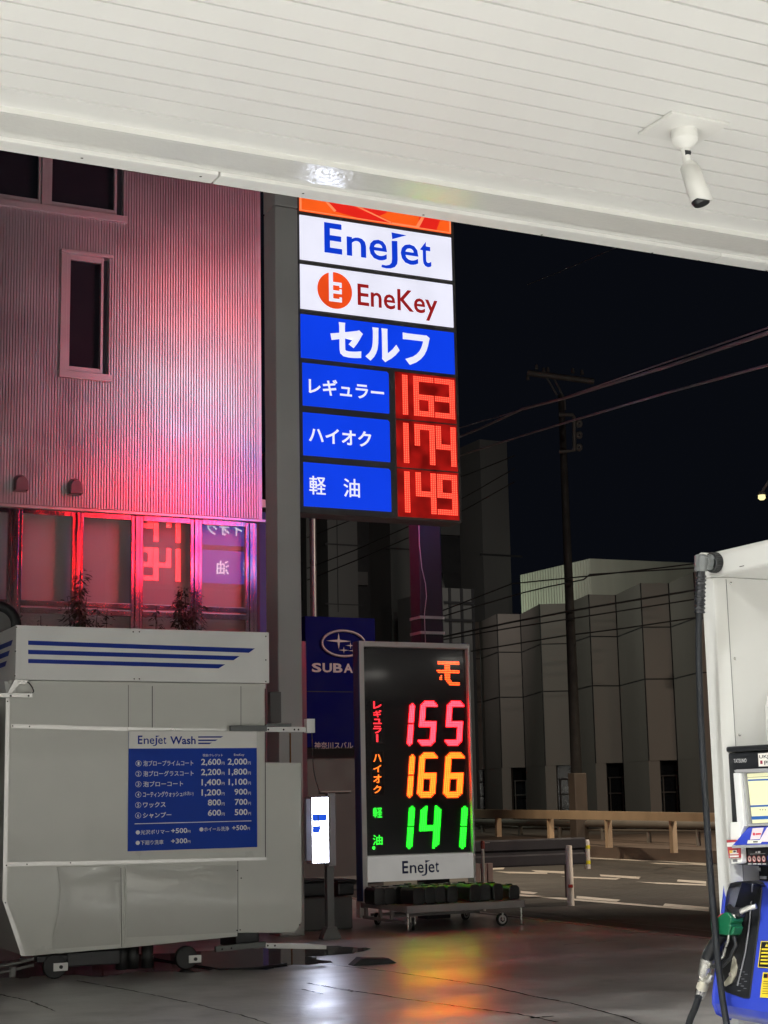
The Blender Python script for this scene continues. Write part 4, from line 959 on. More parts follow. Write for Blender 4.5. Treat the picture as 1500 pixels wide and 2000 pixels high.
x0_, x1_ = at(560, 1500, Y=DY + .3).x, at(745, 1500, Y=DY + .3).x
MB().box(x0_, x1_, DY + .3, DY + 1.2, 0, b0 + .2).build('wall', dwm, wl)
mb = MB(); q = at(650, 1716, Y=DY + .28).z; mb.box(x0_, x1_, DY + .2, DY + .299, q - .03, q + .03); q = at(650, 1546, Y=DY + .28).z; mb.box(at(625, 1540, Y=DY + .28).x, at(685, 1540, Y=DY + .28).x, DY + .26, DY + .299, q - .012, q + .012); mb.build('ledge', grey_steel, wl)
wb_ = thing('white_board', 'tall pinkish white board edge standing against the right side of the grey column', 'board', at(592, 1500, Y=19))
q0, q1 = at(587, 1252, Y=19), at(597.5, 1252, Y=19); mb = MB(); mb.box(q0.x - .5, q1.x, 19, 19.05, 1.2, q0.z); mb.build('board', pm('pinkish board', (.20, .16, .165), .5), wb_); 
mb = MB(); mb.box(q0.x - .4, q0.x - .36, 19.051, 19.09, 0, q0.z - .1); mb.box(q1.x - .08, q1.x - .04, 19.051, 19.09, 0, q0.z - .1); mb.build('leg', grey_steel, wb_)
pp = at(611.5, 1100, Y=26.); mb = MB(); mb.tube([Vector((pp.x, 26., 0)), Vector((pp.x, 26., 9.0))], .058, 16); tag(mb.build('steel_pole', pm('pole paint', (.13, .12, .125), .3, .3), None), 'slim round steel pole rising behind the blue dealer sign', 'pole')

# ================================================================== SHRUBS IN FRONT OF THE GLAZED GROUND FLOOR
leafm = pm('shrub leaf', (.030, .042, .022), .45, var=.4, scale=6); stemm = pm('shrub stem', (.05, .038, .028), .8)
potm = pm('planter', (.10, .09, .085), .7, var=.2)
def shrub(u, vtop, Y, spread, nst, lab, dens):
    b_ = at(u, 1240, Y=Y); tp = at(u, vtop, Y=Y)
    t = thing('potted_shrub', lab, 'shrub', (b_.x, Y, 0), 'potted shrubs in front of the glazed ground floor')
    mb = MB(); mb.tube([Vector((b_.x, Y, 0)), Vector((b_.x, Y, .5)), Vector((b_.x, Y, .5))], [.16, .22, .2], 16); mb.build('pot', potm, t)
    st, lf = MB(), MB()
    for k in range(nst):
        a = 2 * math.pi * k / nst + R.random(); s_ = spread * (0 if k == 0 else R.uniform(.35, 1.)); top_ = tp.z - (0 if k == 0 else R.uniform(.0, .55) * (tp.z - b_.z + .25))
        pts = []
        for i in range(9):
            f = i / 8; pts.append(Vector((b_.x + math.cos(a) * s_ * f ** 1.6 + R.uniform(-.01, .01), Y + math.sin(a) * s_ * f ** 1.6, .45 + (top_ - .45) * f)))
        st.tube(pts, [.012 - .008 * i / 8 for i in range(9)], 5)
        L_ = int(dens * (top_ - 2.6) * 10)
        for j in range(max(L_, 0)):
            f = R.uniform(.74, 1.0); i = min(int(f * 8), 7); p = pts[i].lerp(pts[i + 1], f * 8 - i)
            th = R.uniform(0, 2 * math.pi); ln = R.uniform(.07, .13) * (1.15 - .5 * (f - .74) / .26); w_ = ln * R.uniform(.26, .4)
            dr = Vector((math.cos(th), math.sin(th), R.uniform(-.9, .25))).normalized(); sd = dr.cross(AZ).normalized(); sd = (sd + AZ * R.uniform(-.5, .5)).normalized()
            o_ = p + dr * R.uniform(.01, .10); up_ = dr.cross(sd) * ln * .1
            lf.add([o_, o_ + dr * ln * .35 + sd * w_ * .5, o_ + dr * ln * .75 + sd * w_ * .38 + up_, o_ + dr * ln + up_ * 2, o_ + dr * ln * .75 - sd * w_ * .38 + up_, o_ + dr * ln * .35 - sd * w_ * .5], [(0, 1, 2, 3, 4, 5)])
    st.build('stem', stemm, t); lf.build('leaves', leafm, t)
shrub(155, 1112, 19.2, .26, 7, 'tall bushy potted shrub left of the middle mullion, its top highest', 9)
shrub(362, 1146, 19.1, .22, 6, 'compact dark potted shrub before the right-hand panes', 10)
shrub(304, 1185, 19.0, .14, 3, 'small thin potted shrub just left of the compact one', 5)
shrub(208, 1190, 19.3, .10, 2, 'sparse little potted shrub just right of the tall bushy one', 5)
shrub(80, 1203, 19.1, .08, 2, 'tiny sprig of potted shrub nearest the wash machine corner', 4)

# ================================================================== UNLIT TOWER BLOCK BEHIND
tb = thing('tower_block', 'unlit dark tower block with pale vertical wall strips behind the signs', 'tower block', at(800, 1560, d=80))
TYd = 62.0
Tf = Frame((0, TYd, 0), AX, AZ)
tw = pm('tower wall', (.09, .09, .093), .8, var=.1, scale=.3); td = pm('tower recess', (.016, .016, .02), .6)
def tpx(u0, v0, u1, v1, d0, d1, mb):
    a0, b1 = Tf.uv(u0, v0); a1, b0 = Tf.uv(u1, v1); mb.fbox(Tf, a0, a1, b0, b1, d0, d1)
gz = 1800
mb = MB()
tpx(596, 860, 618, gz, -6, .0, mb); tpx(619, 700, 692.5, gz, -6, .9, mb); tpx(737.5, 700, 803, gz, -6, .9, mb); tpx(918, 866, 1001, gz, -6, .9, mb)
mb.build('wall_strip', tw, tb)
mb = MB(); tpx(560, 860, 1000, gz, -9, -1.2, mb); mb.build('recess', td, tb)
mb = MB()
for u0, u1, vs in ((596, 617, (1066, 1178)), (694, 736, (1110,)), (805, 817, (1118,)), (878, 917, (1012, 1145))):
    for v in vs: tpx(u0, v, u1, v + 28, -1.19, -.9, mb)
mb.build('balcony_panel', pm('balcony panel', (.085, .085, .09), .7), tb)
mb = MB()
for v0 in (1020, 1095, 1125):
    for u in range(598, 617, 3): tpx(u, v0, u + .9, v0 + 45, -.5, -.4, mb)
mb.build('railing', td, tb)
mb = MB()
for x in (642,): tpx(x, 1015, x + .8, 1200, .9, .91, mb)
for v in (1070, 1185): tpx(619, v, 692, v + .8, .9, .91, mb)
for v in (1078,): tpx(738, v, 803, v + .8, .9, .91, mb)
for v in (1090,): tpx(918, v, 1000, v + .8, .9, .91, mb)
mb.build('panel_joint', td, tb)
an = thing('annex_block', 'low unlit annex with a gridded window wall left of the folded facade', 'annex', at(900, 1560, d=66))
Yd2 = 55.0; Nf = Frame((0, Yd2, 0), AX, AZ)
mb = MB(); a0, b1 = Nf.uv(864, 1148); a1, b0 = Nf.uv(944, gz); mb.fbox(Nf, a0, a1, 0, b1, -4, 0); mb.build('wall', tw, an)
mb = MB()
for u in (877, 900, 922): a, b = Nf.uv(u, 1150); mb.fbox(Nf, a - .05, a + .05, 0, b1, .001, .06)
for v in (1178, 1212): a, b = Nf.uv(900, v); mb.fbox(Nf, a0, a1, b - .05, b + .05, .061, .08)
mb.build('mullion', td, an)

# ================================================================== FOLDED-PANEL BUILDING ACROSS THE ROAD
FZ = 8.5
fb_ = thing('folded_building', 'dark-storey building across the road with a folded zigzag concrete panel facade', 'building', at(1200, 1560, d=58))
fwm = pm('folded concrete', (.17, .152, .145), .75, var=.10, scale=.5, bump=.05, bscale=4, stretch=(1, 1, .25))
topline = [(780, 1258), (812, 1248), (850, 1246), (889, 1216), (937, 1215), (970, 1199), (1016.5, 1199.5), (1053, 1180), (1108, 1178.5), (1149, 1161), (1202.5, 1162), (1250, 1139), (1306, 1139), (1354, 1117), (1412, 1118), (1462, 1094), (1524, 1096), (1580, 1070)]
tp = [at(u, v, Z=FZ) for u, v in topline]
zr = [FZ, 7.0, 5.25, 2.55]
def inwards(p): return p + Vector((.7, 1.0, 0)).normalized() * .9
mb = MB(); g = .022
for r_ in range(3):
    z1, z0 = zr[r_] - (g if r_ else 0), zr[r_ + 1] + (g if r_ < 2 else 0)
    for a, b in zip(tp[:-1], tp[1:]):
        t = (b - a).normalized() * .035
        a2, b2 = a + t, b - t
        mb.add([Vector((a2.x, a2.y, z0)), Vector((b2.x, b2.y, z0)), Vector((b2.x, b2.y, z1)), Vector((a2.x, a2.y, z1))], [(0, 1, 2, 3)])
mb.build('facade_panel', fwm, fb_)
mb = MB(); ins = [p + Vector((.03, .04, 0)) for p in tp]; n = len(tp)
for a, b in zip(ins[:-1], ins[1:]): mb.add([Vector((a.x, a.y, zr[3] + .01)), Vector((b.x, b.y, zr[3] + .01)), Vector((b.x, b.y, FZ - .02)), Vector((a.x, a.y, FZ - .02))], [(0, 1, 2, 3)])
bk = [p + Vector((8, 14, 0)) for p in tp]
mb.add([p for p in tp] + bk, [(i, i + 1, n + i + 1, n + i) for i in range(n - 1)])
mb.add([Vector((p.x, p.y, zr[3])) for p in tp] + [Vector((inwards(p).x, inwards(p).y, zr[3])) for p in tp], [(i, n + i, n + i + 1, i + 1) for i in range(n - 1)])
mb.build('roof', td, fb_)
# ground floor: piers between recessed windows
mb = MB()
for i in range(0, n - 2, 2):
    a, b, c = tp[i], tp[i + 1], tp[i + 2]
    def low(p, z): return Vector((p.x, p.y, z))
    m1 = b.lerp(c, .38)
    for p, q in ((a, b), (b, m1)):
        p, q = p + Vector((.01, .012, 0)), q + Vector((.01, .012, 0))
        mb.add([low(p, .1), low(q, .1), low(q, zr[3]), low(p, zr[3])], [(0, 1, 2, 3)])
    q2 = inwards(m1); mb.add([low(m1, .1), low(q2, .1), low(q2, zr[3]), low(m1, zr[3])], [(0, 1, 2, 3)])
mb.build('pier', fwm, fb_)
mb = MB()
for a, b in zip(tp[:-1], tp[1:]):
    p, q = inwards(a), inwards(b); mb.add([low(p, .1), low(q, .1), low(q, zr[3]), low(p, zr[3])], [(0, 1, 2, 3)])
mb.build('window_recess', pm('dark glass', (.012, .014, .017), .12), fb_)
for i in range(0, n - 2, 2):
    mb = MB(); b, c = tp[i + 1], tp[i + 2]; m1, m2 = inwards(b.lerp(c, .42)) - Vector((.1, .14, 0)), inwards(b.lerp(c, .96)) - Vector((.1, .14, 0))
    for z in (.75, 1.5, 2.05): mb.tube([low(m1, z), low(m2, z)], .03, 4)
    for f in (.1, .95): mb.tube([low(m1.lerp(m2, f), .3), low(m1.lerp(m2, f), 2.05)], .03, 4)
    mb.build('window_frame', pm('dim frame', (.09, .085, .085), .6), fb_)
# roof-top box
P0, P1, P2 = at(1017, 1123, d=70), at(1152, 1091, d=64), at(1440, 1103, d=68)
zt = P1.z; sc0 = (zt - 1.5) / (P0.z - 1.5); P0 = EYE + (P0 - EYE) * sc0; sc2 = (zt - 1.5) / (P2.z - 1.5); P2 = EYE + (P2 - EYE) * sc2
P3 = P0 + (P2 - P1)
mb = MB(); q = [P0, P1, P2, P3]; mb.add([Vector((p.x, p.y, 7.6)) for p in q] + [Vector((p.x, p.y, zt)) for p in q], [(0, 1, 5, 4), (1, 2, 6, 5), (4, 5, 6, 7), (2, 3, 7, 6), (3, 0, 4, 7)])
nrm = Vector((-(P1 - P0).y, (P1 - P0).x, 0)).normalized()
if nrm.dot(EYE - P0) < 0: nrm = -nrm
m_ = 26
for k in range(m_):
    a = P0.lerp(P1, (k + .2) / m_); b = P0.lerp(P1, (k + .8) / m_)
    mb.add([Vector((p.x, p.y, z)) for z in (7.61, zt - .02) for p in (a + nrm * .004, a + nrm * .045, b + nrm * .045, b + nrm * .004)], [(0, 1, 5, 4), (1, 2, 6, 5), (2, 3, 7, 6)])
mb.build('rooftop_box', pm('rooftop cladding', (.50, .52, .46), .6, var=.15, scale=.8, stretch=(1, 1, .1)), fb_)

# ================================================================== UTILITY POLE AND WIRES
ud = 45.0
pb = at(1125, 1490, d=ud); ptop = at(1102, 738, d=ud)
up = thing('utility_pole', 'tall dark concrete utility pole with a crossarm in front of the folded facade', 'utility pole', (pb.x, pb.y, 0))
px_m = ud / F_PX
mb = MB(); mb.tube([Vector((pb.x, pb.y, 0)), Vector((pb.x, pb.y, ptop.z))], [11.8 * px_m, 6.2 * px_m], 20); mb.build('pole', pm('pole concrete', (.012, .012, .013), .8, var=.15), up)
cross_m = pm('crossarm', (.045, .045, .046), .7)
def pl(u, v):
    p = at(u, v, d=ud); return p
mb = MB(); mb.tube([pl(1030, 728), pl(1160, 745)], .09, 6); mb.tube([pl(1078, 733), pl(1092, 758), pl(1103, 782), pl(1104, 800)], .03, 6); mb.tube([pl(1066, 735), pl(1088, 772)], .03, 6)
mb.build('crossarm', cross_m, up)
for u, v in ((1048, 722), (1062, 728), (1070, 727), (1119, 729), (1137, 732), (1031, 742)): p = pl(u, v); MB().tube([p, p + AZ * .14], [.055, .04], 8).build('insulator', cross_m, up)
mb = MB(); mb.tube([pl(1092, 810), pl(1118, 810), pl(1121, 815), pl(1122, 880), pl(1092, 882)], .06, 6); mb.build('cable_frame', cross_m, up)
mb = MB()
for v in (828, 850, 874): mb.tube([pl(1131 + 4 * math.cos(t), v + 5 * math.sin(t)) for t in [2 * math.pi * k / 12 for k in range(13)]], .05, 5, caps=False)
mb.build('cable_clamp', cross_m, up)
mb = MB(); q0 = at(1124, 1510, d=ud - .6); q1 = at(1138, 1580, d=ud - .6)
mb.box(q0.x - .10, q0.x + .30, q0.y - .1, q0.y + .25, 0.26, q0.z); mb.build('cabinet', pm('pole cabinet', (.09, .075, .065), .6), up, bevel=.02)
cablem = pm('cable sheath', (.36, .33, .34), .5); cabled = pm('dark cable', (.015, .015, .017), .6)
def cable(name, lab, pts, rad, m, group=None, n=6):
    P = [at(u, v, d=d_) for u, v, d_ in pts]; Q = []
    for i in range(len(P) - 1):
        for k in range(6): Q.append(P[i].lerp(P[i + 1], k / 6))
    Q.append(P[-1]); tag(MB().tube(Q, rad, n).build(name, m), lab, 'cable', group)
cable('power_cable', 'thin upper cable rising right from the tall sign against the night sky', [(850, 850, 40), (920, 829, 37), (1100, 777, 31), (1250, 725, 25.5), (1500, 640, 18), (1560, 618, 17)], .011, cablem)
cable('power_cable', 'thick pink-lit cable bundle just below the thin upper cable', [(860, 868, 40), (940, 836, 37), (1020, 799, 33), (1100, 778.5, 30), (1300, 717, 24), (1500, 650, 18), (1560, 630, 17)], .026, cablem)
cable('power_cable', 'lowest of the three cables crossing the night sky, lit red mid-span', [(850, 908, 40), (910, 886, 37), (1030, 848, 32), (1120, 821, 28), (1300, 768, 23), (1500, 713, 18), (1560, 695, 17)], .018, cablem)
cable('power_cable', 'faint single cable high in the sky under the canopy edge', [(1030, 556, 48), (1100, 528, 46), (1200, 485, 44), (1260, 460, 43)], .012, pm('faint cable', (.20, .19, .19), .6))
for i, (lab, pts) in enumerate((('topmost dark wire across the folded facade and rooftop box', [(840, 1202, 47), (1000, 1140, 46), (1150, 1125, 45), (1300, 1108, 44), (1440, 1090, 43)]),
        ('dark wire kinked over the rooftop box', [(860, 1205, 47), (1020, 1158, 46), (1075, 1145, 45), (1140, 1132, 44.5), (1152, 1122, 44.5), (1440, 1104, 43)]),
        ('heavy dark wire across the middle of the folded facade', [(850, 1247, 47), (1000, 1215, 46), (1150, 1187, 45), (1360, 1152, 44)]),
        ('thin dark wire under the heavy wire on the facade', [(850, 1252, 47), (1000, 1226, 46), (1150, 1203, 45), (1360, 1170, 44)]),
        ('lowest dark wire across the folded facade', [(920, 1272, 47), (1100, 1242, 46), (1220, 1227, 45), (1360, 1206, 44)]))):
    cable('facade_wire', lab, pts, .028 if i == 2 else .02, cabled)
for i, (lab, pts) in enumerate((('upper of three dark wires across the tower block', [(600, 1050, 50), (700, 1010, 49), (803, 960, 48), (918, 945 - 20, 47), (1005, 890, 46)]),
        ('middle of three dark wires across the tower block', [(600, 1110, 50), (692, 1075, 49), (803, 1026, 48), (918, 965, 47), (1005, 915, 46)]),
        ('lower of three dark wires across the tower block', [(600, 1133, 50), (692, 1096, 49), (803, 1048, 48), (918, 990, 47), (1005, 941, 46)]))):
    cable('tower_wire', lab, pts, .018, cabled)

# ================================================================== ROADSIDE RAILS, BOLLARD, BEAM
beige = pm('beige rail', (.58, .44, .30), .5, var=.12, scale=1.5)
gr = thing('roadside_railing', 'beige box-beam railing along the pavement across the road', 'railing', at(1200, 1656, Z=.26))
def rl(u, v, z): return at(u, v, Z=z)
rail_t = [(880, 1580), (927, 1581), (1075, 1582.5), (1188, 1584.5), (1372, 1587.5), (1520, 1590)]
P = [at(u, v, Z=1.1) for u, v in rail_t]
P = [at(880, 1580, d=56), at(927, 1581, d=52), at(1075, 1582.5, d=42), at(1188, 1584.5, d=37), at(1372, 1587.5, d=31.5), at(1520, 1590, d=28)]
mb = MB()
for i in range(len(P) - 1):
    a, b = P[i], P[i + 1]; ha, hb = (a - EYE).length * 16 / F_PX, (b - EYE).length * 16 / F_PX
    nn = (b - a).cross(AZ).normalized() * .06
    vs = [a, b, b - AZ * hb, a - AZ * ha]; vs = [p - nn for p in vs] + [p + nn for p in vs]
    mb.add(vs, [(0, 1, 2, 3), (7, 6, 5, 4), (0, 4, 5, 1), (3, 2, 6, 7)])
mb.build('rail', beige, gr)
for (u, vt, vb, d_) in ((973, 1598, 1636, 48.5), (1075, 1599, 1643, 42), (1188, 1601, 1655, 36.9), (1314, 1602, 1661, 33), (1440, 1604, 1668, 29.5)):
    a, b = at(u, vt, d=d_ + .15), at(u, vb, d=d_ + .15); w_ = 5.2 * d_ / F_PX
    mb = MB(); mb.box(a.x - w_, a.x + w_, a.y - .05, a.y + .07, .255, a.z); mb.build('post', beige, gr)
g2 = thing('inner_fence', 'grey pipe fence with stubby posts behind the beige railing', 'fence', at(1200, 1640, d=43))
gfm = pm('grey fence', (.20, .19, .175), .6, var=.1)
mb = MB(); mb.tube([at(930, 1605, d=56), at(1016, 1607, d=50), at(1178, 1609, d=43), at(1365, 1611, d=37), at(1500, 1613, d=34)], .10, 8); mb.tube([at(930, 1614, d=56), at(1178, 1621, d=43), at(1365, 1622, d=37), at(1500, 1624, d=34)], .04, 6); mb.build('pipe', gfm, g2)
for u, vt, vb, d_ in ((943, 1612, 1640, 55), (1016, 1614, 1640, 50), (1093, 1616, 1646, 46), (1177, 1617, 1652, 43), (1267, 1618, 1653, 40), (1363, 1620, 1657, 37)):
    a, b = at(u, vt, d=d_), at(u, vb, d=d_); w_ = 4.6 * d_ / F_PX; mb = MB(); mb.tube([Vector((a.x, a.y, .25)), a], w_, 8); mb.build('post', gfm, g2)
bm = at(1115, 1767, Z=0); bo = thing('bollard', 'white tubular bollard with one red reflector by the road edge', 'bollard', bm)
bt = at(1111, 1652, d=(M.transposed() @ (bm - EYE)).z * -1)
rbo = 7.0 * 21.9 / F_PX
mb = MB(); mb.tube([Vector((bm.x, bm.y, -.012)), Vector((bm.x, bm.y, bt.z * .62)), Vector((bm.x, bm.y, bt.z * .625)), Vector((bm.x, bm.y, bt.z - .015)), Vector((bm.x, bm.y, bt.z))], [rbo, rbo, rbo * .94, rbo * .94, rbo * .8], 20); mb.build('tube', pm('bollard paint', (.74, .66, .58), .5, var=.2, scale=6), bo)
rp = at(1108, 1731, Y=bm.y - rbo); mb = MB(); f_ = Frame((bm.x - .02, bm.y - rbo * .99, rp.z), AX, AZ); mb.fbox(f_, -.045, .03, -.022, .022, 0, .012); mb.build('reflector', pm('reflector red', (.25, .02, .015), .3), bo, bevel=.004)
# dark guard beam end with a banded terminal
bmY = 20.6; Kf = Frame((0, bmY, 0), AX, AZ)
gbm = thing('guard_beam', 'dark corrugated guard beam ending in a white tube with two yellow bands', 'guard rail', at(1040, 1740, Y=bmY))
a0, a1 = Kf.uv(915, 1660)[0], Kf.uv(1140, 1660)[0]
b1 = (Kf.uv(930, 1634)[1] + Kf.uv(1130, 1643)[1]) / 2; b0 = (Kf.uv(930, 1689)[1] + Kf.uv(1130, 1695)[1]) / 2; H = b1 - b0
prof = [(.045, 0), (.055, .06), (.055, .38), (.03, .44), (.03, .56), (.055, .62), (.055, .94), (.045, 1.)]
mb = MB(); m_ = len(prof); vs = [Kf.P(x, b0 + H * z, d_) for x in (a0, a1) for d_, z in prof]; mb.add(vs, [(i + 1, i, m_ + i, m_ + i + 1) for i in range(m_ - 1)])
o = mb.build('beam', pm('dark beam', (.011, .0095, .015), .7, 0., var=.2), gbm); o.modifiers.new('thick', 'SOLIDIFY').thickness = .008
tu = Kf.uv(1145, 1668)[0]; q1 = Kf.uv(1145, 1640)[1]; q0 = Kf.uv(1145, 1697)[1]
mb = MB(); mb.tube([Kf.P(tu, q0, .02), Kf.P(tu, q1 - .02, .02), Kf.P(tu, q1, .02)], [.046, .046, .035], 16); mb.build('end_tube', pm('tube white', (.55, .50, .45), .5), gbm)
for v in (1654, 1684): z = Kf.uv(1145, v)[1]; mb = MB(); mb.tube([Kf.P(tu, z - .027, .02), Kf.P(tu, z + .027, .02)], .0485, 16); mb.build('yellow_band', pm('band yellow', (.70, .60, .02), .4), gbm)
for u in (950, 1113): x = Kf.uv(u, 1700)[0]; mb = MB(); mb.tube([Kf.P(x, -.01, -.06), Kf.P(x, b1 - .05, -.06)], .05, 12); mb.build('post', pm('beam post', (.10, .085, .08), .6), gbm)
mb = MB()
for u, v in ((962, 1660), (1132, 1669)): mb.disc(Kf, *Kf.uv(u, v, .06), .016, .016, .058, 10)
mb.build('bolt', darkgap, gbm)
dl = at(945, 1730, Y=18.9); dn = thing('delineator', 'slim white delineator stick with a red tip behind the LED display', 'delineator', (dl.x, 18.9, 0))
t1 = at(940, 1642, Y=18.9).z; t2 = at(940, 1658, Y=18.9).z
mb = MB(); mb.tube([Vector((dl.x, 18.9, 0)), Vector((dl.x, 18.9, t2))], .019, 10); mb.build('stick', pm('stick white', (.55, .5, .45), .5), dn)
mb = MB(); mb.tube([Vector((dl.x, 18.9, t2)), Vector((dl.x, 18.9, t1 - .02)), Vector((dl.x, 18.9, t1))], [.026, .03, .02], 10); mb.build('tip', pm('tip red', (.25, .03, .015), .4), dn)
mb = MB(); mb.tube([Vector((dl.x + .02, 18.9, t1 - .03)), Vector((dl.x + .11, 18.9, t1 - .03))], .006, 6); mb.build('peg', alu, dn)
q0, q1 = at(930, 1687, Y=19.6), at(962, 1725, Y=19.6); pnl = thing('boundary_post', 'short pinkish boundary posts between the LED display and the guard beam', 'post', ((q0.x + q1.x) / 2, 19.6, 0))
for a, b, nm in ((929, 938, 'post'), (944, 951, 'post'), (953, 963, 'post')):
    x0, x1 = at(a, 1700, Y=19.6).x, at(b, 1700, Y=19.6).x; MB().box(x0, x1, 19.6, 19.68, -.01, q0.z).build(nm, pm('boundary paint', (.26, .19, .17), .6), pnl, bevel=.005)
# ------------------------------------------------------------------ street lamps (one shows its head at the right edge, added spots hide behind the sign)
lampw = pm('street lamp grey', (.2, .2, .2), .5); bulb = em('street lamp bulb', (1., .86, .40), 1.3, 0)
def street_lamp(head, pole, watts, lab, col=(1, .76, .50), aim=None, cone=165):
    t = thing('street_lamp', lab, 'street lamp', (pole.x, pole.y, 0), 'street lamps along the road')
    mb = MB(); mb.tube([Vector((pole.x, pole.y, -.02)), Vector((pole.x, pole.y, head.z - .1)), Vector((pole.x, pole.y, head.z)) + (head - pole) * .2, head + AZ * .16], [.09, .07, .05, .045], 12); mb.build('pole', lampw, t)
    mb = MB(); mb.tube([head + AZ * .20, head + AZ * .16, head + AZ * .09], [.05, .11, .13], 16); mb.build('housing', lampw, t)
    mb = MB(); mb.tube([head + AZ * .09, head + AZ * .0, head - AZ * .05], [.10, .11, .06], 14); mb.build('globe', bulb, t)
    l = bpy.data.lights.new('lamp', 'SPOT'); l.energy = watts; l.color = col; l.shadow_soft_size = .15; l.spot_size = math.radians(cone); l.spot_blend = .6
    lo = bpy.data.objects.new('lamp', l); COL.objects.link(lo); lo.location = head - AZ * .12 - Vector(t['_org']); lo.parent = t
    if aim is not None: lo.rotation_euler = (Vector(aim) - head).to_track_quat('-Z', 'Y').to_euler()
h1 = at(1488, 973, d=46); street_lamp(h1, Vector((h1.x + 1.6, h1.y - .3, 0)), 380, 'street lamp glowing at the right edge above the fuel dispenser')
h5 = Vector((19.0, 15.5, 8.0)); street_lamp(h5, Vector((20.5, 15.5, 0)), 4600, 'street lamp near the forecourt, out past the fuel dispenser', (1, .85, .68), (17.5, 29, 0), 118)
h2 = Vector((27.5, 34.0, 6.0)); street_lamp(h2, Vector((29.0, 34.0, 0)), 420, 'street lamp standing by the road to the right of the forecourt')
h4 = at(842, 960, d=57); street_lamp(h4, at(842, 1500, d=57), 700, 'added unseen spot lamp behind the steel mast, lighting the tower block', (1., .88, .80), at(800, 1150, Y=62), 120)  # added unseen spot, aimed at the tower's wall strips
h7 = at(842, 940, d=38); street_lamp(h7, at(842, 1500, d=38), 2400, 'added unseen spot lamp behind the tall sign, lighting the beige railing', (1, .80, .56), at(1230, 1640, d=36), 125)  # added unseen spot to brighten the near side of the railing
h6 = at(871, 1178, d=66); street_lamp(h6, at(871, 1500, d=66), 260, 'added unseen spot lamp behind the steel mast, lighting the pale rooftop box', (.84, 1., .70), at(1100, 1110, d=68), 90)  # added unseen greenish spot for the rooftop box's left face
h3 = at(842, 930, d=50); street_lamp(h3, at(842, 1500, d=50), 1300, 'added unseen spot lamp behind the tall sign, lighting the folded facade', (.92, 1., .82), at(1080, 1350, d=60), 120)  # added unseen spot to lift the facade's slanted panels

# ================================================================== FUEL DISPENSER
DX = 4.30
def Dk(x): return Frame((x, 0, 0), -AY, AZ)
D0 = Dk(DX)
dp = thing('fuel_dispenser', 'white and blue self-service fuel dispenser with overhead hose and lit screen', 'fuel dispenser', (4.6, 5.0, 0))
dwhite = pm('dispenser white', (.60, .595, .565), .36, var=.03, scale=1.5)
dblue = pm('dispenser blue', (.030, .055, .42), .30, var=.05, coat=.3); dblue2 = pm('dispenser navy', (.022, .028, .16), .4)
yf = -D0.uv(1373, 1195)[0]; yn = -D0.uv(1396, 1195)[0]
zt0 = D0.uv(1440, 1117)[1]; zt1 = D0.uv(1440, 1066)[1]
# far pillar with chamfered edge
prof = [(DX, yf), (DX, yn), (DX + .055, yn - .02), (DX + .60, yn - .02), (DX + .60, yf)]
mb = MB(); n = len(prof); vs = [(x, y, z) for z in (.02, zt0 - .001) for x, y in prof]; mb.add(vs, [tuple(range(n)), tuple(range(2 * n - 1, n - 1, -1))] + [(i, n + i, n + (i + 1) % n, (i + 1) % n) for i in range(n)]); mb.build('pillar', dwhite, dp, bevel=.004)
mb = MB(); mb.box(DX + .0, DX + .60, 3.3, 3.38, .02, zt0 - .001); mb.build('pillar', dwhite, dp, bevel=.004)
# seam and screws on the pillar's inner panel
Pf = Frame((0, yn - .02, 0), AX, AZ)
mb = MB(); a, _ = Pf.uv(1418.5, 1150); mb.fbox(Pf, a, a + .002, .9, zt0 - .01, .0, .002); mb.build('panel_seam', grey_steel, dp)
mb = MB()
for u, v in ((1427, 1139), (1435, 1286), (1444, 1435)): a, b = Pf.uv(u, v); mb.tube([Pf.P(a, b, .0), Pf.P(a, b, .004), Pf.P(a, b, .007)], [.0062, .006, .003], 10)
mb.build('screw', chrome, dp)
a, _ = Pf.uv(1496, 1400); b1 = Pf.uv(1496, 1358)[1]
MB().fpoly(Pf, [(a - .012, .9), (a + .3, .9), (a + .3, b1 + .02), (a + .02, b1 + .02), (a - .005, b1 - .05)], .001, .02).build('raised_panel', dwhite, dp, bevel=.003)
# hood
prof = [(DX - .002, zt0), (DX + .62, zt0), (DX + .62, zt1 + .0), (DX + .02, zt1), (DX + .003, zt1 - .010), (DX - .002, zt1 - .03)]
mb = MB(); n = len(prof); vs = [(x, y, z) for y in (3.28, yf + .012) for x, z in prof]; mb.add(vs, [tuple(range(n - 1, -1, -1)), tuple(range(n, 2 * n))] + [(i, n + i, n + (i + 1) % n, (i + 1) % n) for i in range(n)][:n]); mb.build('hood', dwhite, dp, bevel=.012, seg=3)
mb = MB(); a, b = D0.uv(1450, 1106); mb.fbox(D0, a - .015, a + .015, b - .0015, b + .0015, .0025, .004); mb.build('hood_mark', darkgap, dp)
